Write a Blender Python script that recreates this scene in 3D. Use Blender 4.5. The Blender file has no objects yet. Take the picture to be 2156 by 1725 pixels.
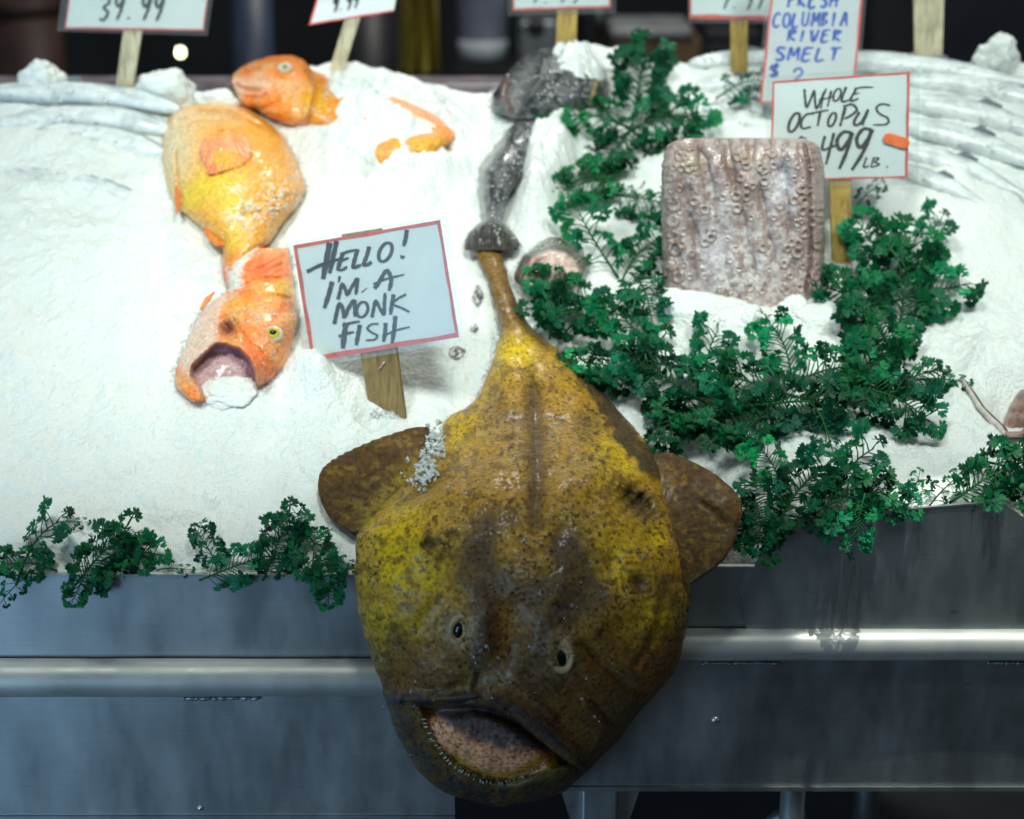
import bpy, math, random
import numpy as np
from mathutils import Vector, Matrix

random.seed(7)
RNG = np.random.default_rng(7)
SC = bpy.context.scene
COL = SC.collection

# ------------------------------------------------------------------ camera
PITCH = math.radians(18.0)
F = 4023.0                                   # focal length in units of a 2156 px wide picture
CAM = np.array([0.0, -2.025, 1.71])
cd = bpy.data.cameras.new('camera')
cam = bpy.data.objects.new('camera', cd)
COL.objects.link(cam)
cam.location = CAM
cam.rotation_euler = (math.pi / 2 - PITCH, 0, 0)
cd.sensor_width = 36.0
cd.lens = 36.0 * F / 2156.0
cd.clip_start, cd.clip_end = 0.05, 60.0
cd.dof.use_dof = True
cd.dof.focus_distance = 2.20
cd.dof.aperture_fstop = 2.8
SC.camera = cam

# ------------------------------------------------------------------ world, lamps, exposure
w = bpy.data.worlds.new('World')
SC.world = w
w.use_nodes = True
bg = w.node_tree.nodes['Background']
bg.inputs[0].default_value = (0.40, 0.48, 0.53, 1)
bg.inputs[1].default_value = 0.24

def lamp(name, kind, loc, target, energy, color, size=0.3, size_y=None, spot=None):
    ld = bpy.data.lights.new(name, kind)
    ld.energy, ld.color = energy, color
    if kind == 'AREA':
        ld.size = size
        if size_y:
            ld.shape = 'RECTANGLE'
            ld.size_y = size_y
    else:
        ld.shadow_soft_size = size
    if spot:
        ld.spot_size, ld.spot_blend = math.radians(spot), 0.85
    o = bpy.data.objects.new(name, ld)
    COL.objects.link(o)
    o.location = loc
    o.rotation_euler = (Vector(target) - Vector(loc)).to_track_quat('-Z', 'Y').to_euler()
    return o

for lx in (-0.75, 0.05, 0.85):
    lamp('pendant_lamp', 'SPOT', (lx, -0.62, 2.45), (lx * 0.85, 0.62, 1.15), 79.0, (0.915, 1.0, 0.925), 0.16, spot=60)
lamp('added_rail_spot', 'SPOT', (0.50, -0.30, 2.90), (0.53, -0.155, 0.75), 170.0, (0.97, 1.0, 0.88), 0.01, spot=13.5).data.spot_blend = 0.12  # added spot; its hard cone edge bounds the bright stretch of rail
lamp('street_daylight', 'AREA', (-2.0, -1.8, 0.55), (-0.6, 0.0, 0.65), 26.0, (0.38, 0.68, 1.0), 1.3)
lamp('added_aisle_fill', 'AREA', (0.0, 1.9, 3.0), (0.0, 2.6, 1.0), 30.0, (1.0, 0.97, 0.9), 0.5)  # unseen light added to lift the things behind the ice
SC.view_settings.view_transform = 'Standard'
SC.view_settings.look = 'None'
SC.view_settings.exposure = 0.0
SC.view_settings.gamma = 1.0
SC.view_settings.use_curve_mapping = False
SC.cycles.use_denoising = True
SC.cycles.max_bounces = 8
SC.cycles.transparent_max_bounces = 16
SC.cycles.sample_clamp_indirect = 4.0

# ------------------------------------------------------------------ geometry of the picture
FW = np.array([0, math.cos(PITCH), -math.sin(PITCH)])
UP = np.array([0, math.sin(PITCH), math.cos(PITCH)])
RT = np.array([1.0, 0, 0])
Z0, SLOPE = 0.85, math.tan(math.radians(29.5))

def ray(px, py):
    px, py = np.asarray(px, float), np.asarray(py, float)
    d = FW * F + RT * (px[..., None] - 1078.0) - UP * (py[..., None] - 862.5)
    return d / np.linalg.norm(d, axis=-1, keepdims=True)

def on_y(px, py, Y):
    d = ray(px, py)
    t = (np.asarray(Y) - CAM[1]) / d[..., 1]
    return CAM + d * t[..., None]

def on_plane(px, py, p0, n):
    d = ray(px, py)
    t = np.dot(np.asarray(p0) - CAM, n) / (d @ np.asarray(n))
    return CAM + d * t[..., None]

def on_slope(px, py, dz=0.0):
    d = ray(px, py)
    t = (Z0 + dz + SLOPE * CAM[1] - CAM[2]) / (d[..., 2] - SLOPE * d[..., 1])
    return CAM + d * t[..., None]

# ------------------------------------------------------------------ noise and fields
def _hash(ix, iy, seed):
    h = (ix.astype(np.int64) * 374761393 + iy.astype(np.int64) * 668265263 + seed * 974634777) & 0x7fffffff
    h = ((h ^ (h >> 13)) * 1274126177) & 0x7fffffff
    h = h ^ (h >> 16)
    return (h & 0xffff) / 65535.0

def vnoise(x, y, seed=0):
    ix, iy = np.floor(x), np.floor(y)
    fx, fy = x - ix, y - iy
    ux, uy = fx * fx * (3 - 2 * fx), fy * fy * (3 - 2 * fy)
    a, b = _hash(ix, iy, seed), _hash(ix + 1, iy, seed)
    c, d = _hash(ix, iy + 1, seed), _hash(ix + 1, iy + 1, seed)
    return (a * (1 - ux) + b * ux) * (1 - uy) + (c * (1 - ux) + d * ux) * uy

def fbm(x, y, scale, octaves=4, seed=0, gain=0.5):
    x, y = np.asarray(x, float) / scale, np.asarray(y, float) / scale
    s, a, t = 0.0, 1.0, 0.0
    for k in range(octaves):
        s = s + a * vnoise(x + 17.3 * k, y - 9.1 * k, seed + k)
        t += a
        a *= gain
        x, y = x * 2.03, y * 2.03
    return s / t

def sstep(a, b, x):
    t = np.clip((np.asarray(x, float) - a) / (b - a), 0, 1)
    return t * t * (3 - 2 * t)

def gauss(X, Y, cx, cy, rx, ry=None, rot=0.0):
    ry = ry or rx
    c, s = math.cos(math.radians(rot)), math.sin(math.radians(rot))
    u, v = (X - cx) * c + (Y - cy) * s, -(X - cx) * s + (Y - cy) * c
    return np.exp(-(u / rx) ** 2 - (v / ry) ** 2)

def segdist(X, Y, pts):
    best = np.full(np.shape(X), 1e9)
    for (x0, y0), (x1, y1) in zip(pts[:-1], pts[1:]):
        dx, dy = x1 - x0, y1 - y0
        t = np.clip(((X - x0) * dx + (Y - y0) * dy) / (dx * dx + dy * dy + 1e-9), 0, 1)
        best = np.minimum(best, np.hypot(X - x0 - t * dx, Y - y0 - t * dy))
    return best

def line(X, Y, pts, r):
    return np.exp(-(segdist(X, Y, pts) / r) ** 2)

def inside(X, Y, poly):
    r = np.zeros(np.shape(X), bool)
    n = len(poly)
    for i in range(n):
        (x0, y0), (x1, y1) = poly[i], poly[(i + 1) % n]
        if y0 == y1:
            continue
        c = ((Y < y0) != (Y < y1)) & (X < (x1 - x0) * (Y - y0) / (y1 - y0) + x0)
        r ^= c
    return r

def area(X, Y, poly, soft):
    d = segdist(X, Y, list(poly) + [poly[0]])
    d = np.where(inside(X, Y, poly), d, -d)
    return sstep(-soft, soft, d)

def mixc(c, col, m):
    m = np.clip(m, 0, 1)[..., None]
    return c * (1 - m) + np.asarray(col) * m

# ------------------------------------------------------------------ object helpers
def tag(o, label, cat, group=None, kind=None):
    o['label'] = label
    o['category'] = cat
    if group:
        o['group'] = group
    if kind:
        o['kind'] = kind
    return o

def thing(name, label, cat, loc=(0, 0, 0), group=None):
    o = bpy.data.objects.new(name, None)
    COL.objects.link(o)
    o.location = loc
    o.empty_display_size = 0.02
    return tag(o, label, cat, group)

def mesh_obj(name, verts, faces, mat, parent=None, col=None, smooth=True):
    me = bpy.data.meshes.new(name)
    verts = np.asarray(verts, float)
    o = bpy.data.objects.new(name, me)
    if parent is not None:
        off = np.array(parent.matrix_basis.translation)
        p = parent.parent
        while p is not None:
            off = off + np.array(p.matrix_basis.translation)
            p = p.parent
        verts = verts - off
    else:
        c = np.array([verts[:, 0].mean(), verts[:, 1].mean(), verts[:, 2].min()])
        verts = verts - c
        o.location = c
    me.from_pydata(verts.tolist(), [], faces if isinstance(faces, list) else faces.tolist())
    if col is not None:
        a = me.color_attributes.new('Col', 'FLOAT_COLOR', 'POINT')
        c4 = np.ones((len(verts), 4))
        c4[:, :3] = col
        a.data.foreach_set('color', c4.ravel())
    if smooth:
        me.polygons.foreach_set('use_smooth', [True] * len(me.polygons))
    me.materials.append(mat)
    me.update()
    COL.objects.link(o)
    if parent is not None:
        o.parent = parent
    return o

class MB:
    """collects simple shapes, then links them as one mesh"""
    def __init__(s):
        s.v, s.f, s.c = [], [], []
    def add(s, verts, faces, col=None):
        n = len(s.v)
        s.v += [tuple(map(float, p)) for p in verts]
        s.f += [tuple(i + n for i in f) for f in faces]
        s.c += [tuple(col) if col is not None else (1, 1, 1)] * len(verts)
    def box(s, a, b):
        (x0, y0, z0), (x1, y1, z1) = a, b
        s.add([(x0, y0, z0), (x1, y0, z0), (x1, y1, z0), (x0, y1, z0), (x0, y0, z1), (x1, y0, z1), (x1, y1, z1), (x0, y1, z1)],
              [(0, 3, 2, 1), (4, 5, 6, 7), (0, 1, 5, 4), (1, 2, 6, 5), (2, 3, 7, 6), (3, 0, 4, 7)])
    def prism(s, poly, thick):
        """poly: list of 3D points of a planar polygon; thick: offset vector"""
        n = len(poly)
        t = np.asarray(thick)
        vs = [np.asarray(p) for p in poly] + [np.asarray(p) + t for p in poly]
        fs = [tuple(range(n)), tuple(reversed(range(n, 2 * n)))]
        fs += [(i, (i + 1) % n, n + (i + 1) % n, n + i)[::-1] for i in range(n)]
        s.add(vs, fs)
    def tube(s, pts, rad, k=6, col=None):
        pts = [np.asarray(p, float) for p in pts]
        rad = rad if hasattr(rad, '__len__') else [rad] * len(pts)
        vs, fs = [], []
        for i, p in enumerate(pts):
            t = pts[min(i + 1, len(pts) - 1)] - pts[max(i - 1, 0)]
            t = t / (np.linalg.norm(t) + 1e-12)
            a = np.cross(t, (0.31, 0.17, 0.93))
            if np.linalg.norm(a) < 1e-3:
                a = np.cross(t, (1, 0, 0))
            a /= np.linalg.norm(a)
            b = np.cross(t, a)
            for j in range(k):
                an = 2 * math.pi * j / k
                vs.append(p + rad[i] * (math.cos(an) * a + math.sin(an) * b))
        for i in range(len(pts) - 1):
            for j in range(k):
                fs.append((i * k + j, i * k + (j + 1) % k, (i + 1) * k + (j + 1) % k, (i + 1) * k + j))
        fs.append(tuple(reversed(range(k))))
        fs.append(tuple(range((len(pts) - 1) * k, len(pts) * k)))
        s.add(vs, fs, col)
    def lathe(s, prof, center, k=28, axis='z'):
        vs, fs = [], []
        for r, h in prof:
            for j in range(k):
                an = 2 * math.pi * j / k
                if axis == 'z':
                    vs.append((center[0] + r * math.cos(an), center[1] + r * math.sin(an), center[2] + h))
                else:
                    vs.append((center[0] + r * math.cos(an), center[1] - h, center[2] + r * math.sin(an)))
        for i in range(len(prof) - 1):
            for j in range(k):
                fs.append((i * k + j, i * k + (j + 1) % k, (i + 1) * k + (j + 1) % k, (i + 1) * k + j))
        fs.append(tuple(reversed(range(k))))
        fs.append(tuple(range((len(prof) - 1) * k, len(prof) * k)))
        s.add(vs, fs)
    def build(s, name, mat, parent=None, smooth=False, col=False):
        return mesh_obj(name, s.v, s.f, mat, parent, np.array(s.c) if col else None, smooth)

def bevel(o, wd, seg=2):
    m = o.modifiers.new('bevel', 'BEVEL')
    m.width, m.segments, m.limit_method = wd, seg, 'ANGLE'
    return o

# ------------------------------------------------------------------ materials
def new_mat(name):
    m = bpy.data.materials.new(name)
    m.use_nodes = True
    nt = m.node_tree
    return m, nt, nt.nodes['Principled BSDF']

def N(nt, kind, **kw):
    n = nt.nodes.new(kind)
    for k, v in kw.items():
        if k in n.inputs:
            n.inputs[k].default_value = v
        else:
            setattr(n, k, v)
    return n

def coords(nt, scale=(1, 1, 1)):
    tc = nt.nodes.new('ShaderNodeTexCoord')
    mp = nt.nodes.new('ShaderNodeMapping')
    mp.inputs['Scale'].default_value = scale
    nt.links.new(tc.outputs['Object'], mp.inputs['Vector'])
    return mp.outputs['Vector']

def ramp(nt, fac, stops):
    r = nt.nodes.new('ShaderNodeValToRGB')
    els = r.color_ramp.elements
    while len(els) < len(stops):
        els.new(0.5)
    for e, (p, c) in zip(els, stops):
        e.position = p
        e.color = tuple(c) + (1,) if len(c) == 3 else c
    nt.links.new(fac, r.inputs['Fac'])
    return r.outputs['Color']

def mult(nt, a, b, fac=1.0):
    m = nt.nodes.new('ShaderNodeMix')
    m.data_type, m.blend_type = 'RGBA', 'MULTIPLY'
    m.inputs['Factor'].default_value = fac
    nt.links.new(a, m.inputs[6])
    nt.links.new(b, m.inputs[7])
    return m.outputs[2]

def add_bump(nt, b, height, dist, strength=1.0):
    bm = N(nt, 'ShaderNodeBump')
    bm.inputs['Distance'].default_value = dist
    bm.inputs['Strength'].default_value = strength
    nt.links.new(height, bm.inputs['Height'])
    nt.links.new(bm.outputs['Normal'], b.inputs['Normal'])
    return bm

def noise(nt, vec, scale, detail=3.0, rough=0.55):
    n = N(nt, 'ShaderNodeTexNoise')
    n.inputs['Scale'].default_value = scale
    n.inputs['Detail'].default_value = detail
    n.inputs['Roughness'].default_value = rough
    nt.links.new(vec, n.inputs['Vector'])
    return n.outputs['Fac']

def skin(name, rough=0.3, mottling=0.35, scale=160, bump=0.0012, coat=0.5, pores=None, spec=0.5, sss=0.0, scales=None):
    """wet skin: pigment from the Col attribute, fine mottling, pores and bump"""
    m, nt, b = new_mat(name)
    at = N(nt, 'ShaderNodeAttribute', attribute_name='Col')
    v = coords(nt)
    n1 = noise(nt, v, scale, 5)
    lo = 1 - mottling
    c = mult(nt, at.outputs['Color'], ramp(nt, n1, [(0.3, (lo,) * 3), (0.62, (1 + mottling * 0.6,) * 3)]))
    if pores:
        vo = N(nt, 'ShaderNodeTexVoronoi')
        vo.inputs['Scale'].default_value = pores
        nt.links.new(v, vo.inputs['Vector'])
        c = mult(nt, c, ramp(nt, vo.outputs['Distance'], [(0.14, (0.25, 0.22, 0.20)), (0.30, (1, 1, 1))]), 0.8)
    nt.links.new(c, b.inputs['Base Color'])
    n2 = noise(nt, v, scale * 1.7, 4, 0.6)
    if scales:
        vs = N(nt, 'ShaderNodeTexVoronoi')
        vs.inputs['Scale'].default_value = scales
        nt.links.new(v, vs.inputs['Vector'])
        c = mult(nt, c, ramp(nt, vs.outputs['Distance'], [(0.25, (1.10, 1.10, 1.10)), (0.62, (0.90, 0.85, 0.8))]), 0.85)
        nt.links.new(c, b.inputs['Base Color'])
        sm_ = N(nt, 'ShaderNodeMath', operation='SUBTRACT')
        nt.links.new(n2, sm_.inputs[0])
        nt.links.new(vs.outputs['Distance'], sm_.inputs[1])
        n2 = sm_.outputs[0]
    add_bump(nt, b, n2, bump)
    n3 = noise(nt, v, scale * 0.3, 2)
    rr = ramp(nt, n3, [(0.3, (rough * 0.6,) * 3), (0.7, (min(1, rough * 1.5),) * 3)])
    nt.links.new(rr, b.inputs['Roughness'])
    b.inputs['Coat Weight'].default_value = coat
    b.inputs['Coat Roughness'].default_value = 0.12
    b.inputs['Specular IOR Level'].default_value = spec
    if sss:
        b.inputs['Subsurface Weight'].default_value = sss
        b.inputs['Subsurface Radius'].default_value = (0.012, 0.006, 0.004)
        b.inputs['Subsurface Scale'].default_value = 0.6
    return m

def plain(name, color, rough=0.5, metallic=0.0, scale=40, var=0.25, bump=0.0, stretch=(1, 1, 1), spec=0.5):
    m, nt, b = new_mat(name)
    v = coords(nt, stretch)
    n1 = noise(nt, v, scale, 4)
    c = ramp(nt, n1, [(0.28, tuple(x * (1 - var) for x in color)), (0.72, tuple(min(1, x * (1 + var)) for x in color))])
    nt.links.new(c, b.inputs['Base Color'])
    b.inputs['Roughness'].default_value = rough
    b.inputs['Metallic'].default_value = metallic
    b.inputs['Specular IOR Level'].default_value = spec
    if bump:
        add_bump(nt, b, noise(nt, v, scale * 2.5, 4), bump)
    return m

def ice_material(name, base, sss=0.0, grain=1.0):
    m, nt, b = new_mat(name)
    v = coords(nt)
    n1 = noise(nt, v, 22, 4)
    c = ramp(nt, n1, [(0.3, tuple(x * 0.96 for x in base)), (0.7, base)])
    nt.links.new(c, b.inputs['Base Color'])
    vo = N(nt, 'ShaderNodeTexVoronoi')
    vo.inputs['Scale'].default_value = 230
    nt.links.new(v, vo.inputs['Vector'])
    n2 = noise(nt, v, 190, 5, 0.65)
    ad = N(nt, 'ShaderNodeMath', operation='SUBTRACT')
    nt.links.new(n2, ad.inputs[0])
    nt.links.new(vo.outputs['Distance'], ad.inputs[1])
    add_bump(nt, b, ad.outputs[0], 0.0020 * grain, 0.75)
    b.inputs['Roughness'].default_value = 0.32
    b.inputs['Specular IOR Level'].default_value = 0.5
    if sss:
        b.inputs['Subsurface Weight'].default_value = sss
        b.inputs['Subsurface Radius'].default_value = (0.008, 0.011, 0.012)
        b.inputs['Subsurface Scale'].default_value = 0.8
    return m

def metal_material(name, base, rough):
    m, nt, b = new_mat(name)
    v = coords(nt)
    vs = coords(nt, (1.5, 1.5, 60))
    vd = coords(nt, (3, 3, 1))
    big = noise(nt, v, 6, 4)
    streak = noise(nt, vs, 9, 5)
    drip = noise(nt, vd, 9, 3)
    spots = noise(nt, coords(nt, (1, 1, 2.6)), 55, 5, 0.7)
    c = ramp(nt, big, [(0.3, tuple(x * 0.78 for x in base)), (0.7, tuple(min(1, x * 1.12) for x in base))])
    c = mult(nt, c, ramp(nt, streak, [(0.3, (0.93,) * 3), (0.6, (1.0,) * 3)]))
    c = mult(nt, c, ramp(nt, spots, [(0.27, (0.35,) * 3), (0.34, (1.0,) * 3)]), 0.8)
    c = mult(nt, c, ramp(nt, drip, [(0.3, (0.80, 0.82, 0.84)), (0.65, (1.0,) * 3)]), 0.4)
    nt.links.new(c, b.inputs['Base Color'])
    r = ramp(nt, drip, [(0.25, (rough * 0.82,) * 3), (0.75, (min(1, rough * 1.2),) * 3)])
    nt.links.new(r, b.inputs['Roughness'])
    b.inputs['Metallic'].default_value = 1.0
    add_bump(nt, b, streak, 0.0002, 0.5)
    return m

def wood_material(name, base):
    m, nt, b = new_mat(name)
    v = coords(nt, (9, 9, 1))
    n1 = noise(nt, v, 26, 6, 0.65)
    n2 = noise(nt, coords(nt), 30, 3)
    c = ramp(nt, n1, [(0.3, tuple(x * 0.5 for x in base)), (0.5, base), (0.75, tuple(min(1, x * 1.25) for x in base))])
    c = mult(nt, c, ramp(nt, n2, [(0.32, (0.62, 0.6, 0.55)), (0.6, (1, 1, 1))]), 0.7)
    nt.links.new(c, b.inputs['Base Color'])
    b.inputs['Roughness'].default_value = 0.7
    add_bump(nt, b, n1, 0.0008)
    return m

def sleeve_material():
    m, nt, b = new_mat('clear_plastic')
    out = nt.nodes['Material Output']
    tr = N(nt, 'ShaderNodeBsdfTransparent')
    tr.inputs[0].default_value = (0.95, 0.97, 0.96, 1)
    gl = N(nt, 'ShaderNodeBsdfGlossy')
    gl.inputs['Roughness'].default_value = 0.22
    v = coords(nt)
    bm = N(nt, 'ShaderNodeBump')
    bm.inputs['Distance'].default_value = 0.0005
    nt.links.new(noise(nt, v, 28, 3), bm.inputs['Height'])
    nt.links.new(bm.outputs['Normal'], gl.inputs['Normal'])
    df = N(nt, 'ShaderNodeBsdfDiffuse')
    df.inputs[0].default_value = (0.8, 0.85, 0.84, 1)
    mx = N(nt, 'ShaderNodeMixShader')
    mx.inputs[0].default_value = 0.5
    nt.links.new(gl.outputs[0], mx.inputs[1])
    nt.links.new(df.outputs[0], mx.inputs[2])
    mix = N(nt, 'ShaderNodeMixShader')
    mix.inputs[0].default_value = 0.07
    nt.links.new(tr.outputs[0], mix.inputs[1])
    nt.links.new(mx.outputs[0], mix.inputs[2])
    nt.links.new(mix.outputs[0], out.inputs['Surface'])
    return m

def leaf_material():
    m, nt, b = new_mat('parsley_green')
    at = N(nt, 'ShaderNodeAttribute', attribute_name='Col')
    v = coords(nt)
    c = mult(nt, at.outputs['Color'], ramp(nt, noise(nt, v, 90, 3), [(0.3, (0.6, 0.6, 0.6)), (0.7, (1.25, 1.25, 1.25))]))
    oi = N(nt, 'ShaderNodeObjectInfo')
    c = mult(nt, c, ramp(nt, oi.outputs['Random'], [(0.0, (0.75, 0.8, 0.9)), (1.0, (1.1, 1.15, 0.95))]))
    nt.links.new(c, b.inputs['Base Color'])
    b.inputs['Roughness'].default_value = 0.5
    b.inputs['Specular IOR Level'].default_value = 0.22
    out = nt.nodes['Material Output']
    tl = N(nt, 'ShaderNodeBsdfTranslucent')
    nt.links.new(c, tl.inputs[0])
    mix = N(nt, 'ShaderNodeMixShader')
    mix.inputs[0].default_value = 0.25
    nt.links.new(b.outputs[0], mix.inputs[1])
    nt.links.new(tl.outputs[0], mix.inputs[2])
    nt.links.new(mix.outputs[0], out.inputs['Surface'])
    return m

def chip_material():
    m, nt, b = new_mat('clear_ice')
    b.inputs['Base Color'].default_value = (0.82, 0.88, 0.87, 1)
    b.inputs['Roughness'].default_value = 0.15
    b.inputs['Transmission Weight'].default_value = 0.8
    b.inputs['IOR'].default_value = 1.31
    add_bump(nt, b, noise(nt, coords(nt), 400, 3), 0.001)
    return m

M_ICE = ice_material('crushed_ice', (0.84, 0.895, 0.87), 0.5)
M_SNOW = ice_material('packed_snow_ice', (0.82, 0.875, 0.85), 0.5, 0.8)
M_CHIP = chip_material()
M_WET = chip_material()
M_WET.name = 'wet_ice'
M_WET.node_tree.nodes['Principled BSDF'].inputs['Transmission Weight'].default_value = 0.3
M_STEEL = metal_material('brushed_steel', (0.53, 0.55, 0.56), 0.46)
M_STEEL_DARK = metal_material('shaded_steel', (0.43, 0.45, 0.455), 0.5)  # darker copy of the steel; weaker daylight at right put into its colour
M_RAIL = metal_material('worn_aluminium', (0.60, 0.61, 0.58), 0.46)
M_RAIL.node_tree.nodes['Principled BSDF'].inputs['Metallic'].default_value = 0.45
M_RIM = plain('bright_cut_edge', (0.75, 0.76, 0.75), 0.35, 1.0, 60, 0.2)
M_WOOD = wood_material('weathered_wood', (0.30, 0.20, 0.075))
M_WOOD_Y = wood_material('yellow_wood', (0.46, 0.32, 0.085))
M_WOOD_P = wood_material('pale_wood', (0.56, 0.52, 0.36))
M_PAPER = plain('white_card', (0.74, 0.79, 0.81), 0.6, 0, 30, 0.04)
M_RED = plain('red_marker', (0.72, 0.09, 0.08), 0.6, 0, 120, 0.25)
M_INK = plain('black_ink', (0.012, 0.014, 0.022), 0.5, 0, 90, 0.4)
M_BLUE = plain('blue_ink', (0.02, 0.09, 0.55), 0.5, 0, 90, 0.3)
M_GREYINK = plain('grey_ink', (0.05, 0.06, 0.075), 0.5, 0, 90, 0.3)
M_ORANGE = plain('orange_plastic', (0.75, 0.17, 0.06), 0.4, 0, 60, 0.2)
M_SLEEVE = sleeve_material()
M_LEAF = leaf_material()
M_MONK = skin('monkfish_skin', 0.44, 0.46, 190, 0.0007, 0.10, 125, 0.22)
M_FIN = skin('monkfish_fin_skin', 0.55, 0.4, 120, 0.0008, 0.04, None, 0.22)
M_ROCK = skin('rockfish_skin', 0.36, 0.22, 170, 0.0009, 0.30, None, 0.4, 0.0, 250)
M_GREY = skin('grey_fish_skin', 0.32, 0.45, 110, 0.001, 0.4)
M_SILVER = skin('silver_fish_skin', 0.38, 0.16, 70, 0.0008, 0.25)
M_OCTO = skin('octopus_skin', 0.34, 0.24, 150, 0.0010, 0.45)
M_PUPIL = plain('black_pupil', (0.006, 0.007, 0.008), 0.08, 0, 50, 0.2)
M_EYE_Y = plain('yellow_iris', (0.55, 0.42, 0.05), 0.15, 0, 200, 0.35)
M_EYE_P = plain('pale_eye', (0.60, 0.55, 0.40), 0.15, 0, 200, 0.2)
M_TOOTH = plain('tooth_white', (0.52, 0.50, 0.42), 0.25, 0, 200, 0.1)

# ------------------------------------------------------------------ background: dim market aisle behind the counter
def structure(o):
    o['kind'] = 'structure'
    return o

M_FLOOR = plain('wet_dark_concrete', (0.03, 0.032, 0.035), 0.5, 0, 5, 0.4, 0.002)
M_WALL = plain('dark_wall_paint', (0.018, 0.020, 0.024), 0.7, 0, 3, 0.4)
b = MB(); b.box((-9, -6, -0.1), (9, 6.2, 0.0))
structure(b.build('floor', M_FLOOR))
b = MB(); b.box((-9, 6.2, 0.0), (9, 6.35, 4.0))
structure(b.build('wall', M_WALL))

def BG(px, py, Y):
    return on_y(px, py, Y)

def bg_box(x0, y0, x1, y1, Y, depth):
    """two corners of the face nearest us in the picture, at distance Y -> box corners"""
    a, c = BG(x0, y1, Y), BG(x1, y0, Y)
    return (a[0], Y, a[2]), (c[0], Y + depth, c[2])

# back rim of the stall
a, c = BG(150, 208, 1.06), BG(1075, 188, 1.06)
t = thing('back_ledge', 'low purplish grey ledge running behind the ice', 'ledge', (0, 1.06, 0.9))
b = MB(); b.box((-1.3, 1.06, 0.0), (0.6, 1.10, c[2] - 0.004)); bevel(b.build('panel', plain('grey_painted_panel', (0.30, 0.26, 0.30), 0.5, 0, 25, 0.5), t), 0.003)
b = MB(); b.box((-1.3, 1.05, c[2] - 0.004), (0.6, 1.14, c[2] + 0.010)); bevel(b.build('top_rail', plain('mauve_rail', (0.22, 0.18, 0.21), 0.4, 0, 30, 0.6), t), 0.003)

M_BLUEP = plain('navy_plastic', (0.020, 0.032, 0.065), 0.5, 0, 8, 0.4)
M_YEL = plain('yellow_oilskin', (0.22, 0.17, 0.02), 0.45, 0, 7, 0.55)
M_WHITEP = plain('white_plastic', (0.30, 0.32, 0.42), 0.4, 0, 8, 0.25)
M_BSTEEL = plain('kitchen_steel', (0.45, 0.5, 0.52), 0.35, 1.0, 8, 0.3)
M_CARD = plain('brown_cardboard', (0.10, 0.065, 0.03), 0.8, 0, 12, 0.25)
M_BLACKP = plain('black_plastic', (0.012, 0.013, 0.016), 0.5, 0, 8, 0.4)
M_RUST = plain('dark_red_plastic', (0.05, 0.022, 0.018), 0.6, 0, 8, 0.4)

# a long back table carries the boxes
Yb = 2.6
zt = BG(1000, 150, Yb)[2]
t = thing('back_table', 'dark worktable in the aisle behind the ice', 'table', (0, Yb + 0.3, 0))
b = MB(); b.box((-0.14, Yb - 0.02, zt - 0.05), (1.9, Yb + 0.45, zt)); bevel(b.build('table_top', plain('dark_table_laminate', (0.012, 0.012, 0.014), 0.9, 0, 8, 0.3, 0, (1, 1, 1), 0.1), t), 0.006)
for x in (-0.10, 0.8, 1.82):
    b = MB(); b.box((x, Yb + 0.02, 0), (x + 0.06, Yb + 0.08, zt - 0.05)); b.build('leg', M_BLACKP, t)
b = MB(); b.box((-0.1, Yb + 0.1, 0.25), (1.8, Yb + 0.4, 0.29)); b.build('shelf', M_BLACKP, t)

# white tapered tub
p0, p1 = BG(962, 138, Yb + 0.03), BG(1066, 138, Yb + 0.03)
cx, hw = (p0[0] + p1[0]) / 2, (p1[0] - p0[0]) / 2
t = thing('plastic_tub', 'white plastic tub standing in the aisle behind the ice', 'tub', (cx, Yb + 0.22, zt))
b = MB()
b.lathe([(hw * 0.94, 0.0), (hw * 1.0, 0.01), (hw * 1.22, 0.34), (hw * 1.28, 0.345), (hw * 1.28, 0.37), (hw * 1.15, 0.37)], (cx, Yb + 0.22, zt), 32)
b.build('tub_body', M_WHITEP, t, True)
b = MB(); b.lathe([(hw * 0.985, 0.0), (hw * 1.03, 0.002), (hw * 1.04, 0.045), (hw * 0.99, 0.05)], (cx, Yb + 0.22, zt + 0.004), 32)
b.build('base_band', plain('pale_band', (0.5, 0.56, 0.62), 0.4, 0, 8, 0.15), t, True)

# yellow oilskin hanging from a hook rail
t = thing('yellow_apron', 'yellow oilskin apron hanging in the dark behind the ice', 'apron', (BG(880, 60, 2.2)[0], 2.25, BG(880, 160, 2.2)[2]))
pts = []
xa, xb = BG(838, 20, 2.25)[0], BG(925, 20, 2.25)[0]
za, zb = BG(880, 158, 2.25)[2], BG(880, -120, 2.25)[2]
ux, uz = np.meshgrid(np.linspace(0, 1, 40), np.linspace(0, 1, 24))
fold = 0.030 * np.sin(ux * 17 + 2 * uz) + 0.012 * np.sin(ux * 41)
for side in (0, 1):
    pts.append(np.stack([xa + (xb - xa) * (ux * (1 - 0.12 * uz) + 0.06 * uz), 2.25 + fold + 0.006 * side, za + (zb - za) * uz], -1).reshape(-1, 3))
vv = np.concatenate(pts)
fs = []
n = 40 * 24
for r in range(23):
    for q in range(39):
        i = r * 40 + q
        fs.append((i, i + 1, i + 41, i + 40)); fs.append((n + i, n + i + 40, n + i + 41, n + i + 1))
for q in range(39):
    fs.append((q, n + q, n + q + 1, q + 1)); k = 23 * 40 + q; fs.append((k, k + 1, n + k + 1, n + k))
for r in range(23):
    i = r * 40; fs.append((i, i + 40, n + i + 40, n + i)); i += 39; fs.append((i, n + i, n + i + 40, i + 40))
mesh_obj('cloth', vv, fs, M_YEL, t)
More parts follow.
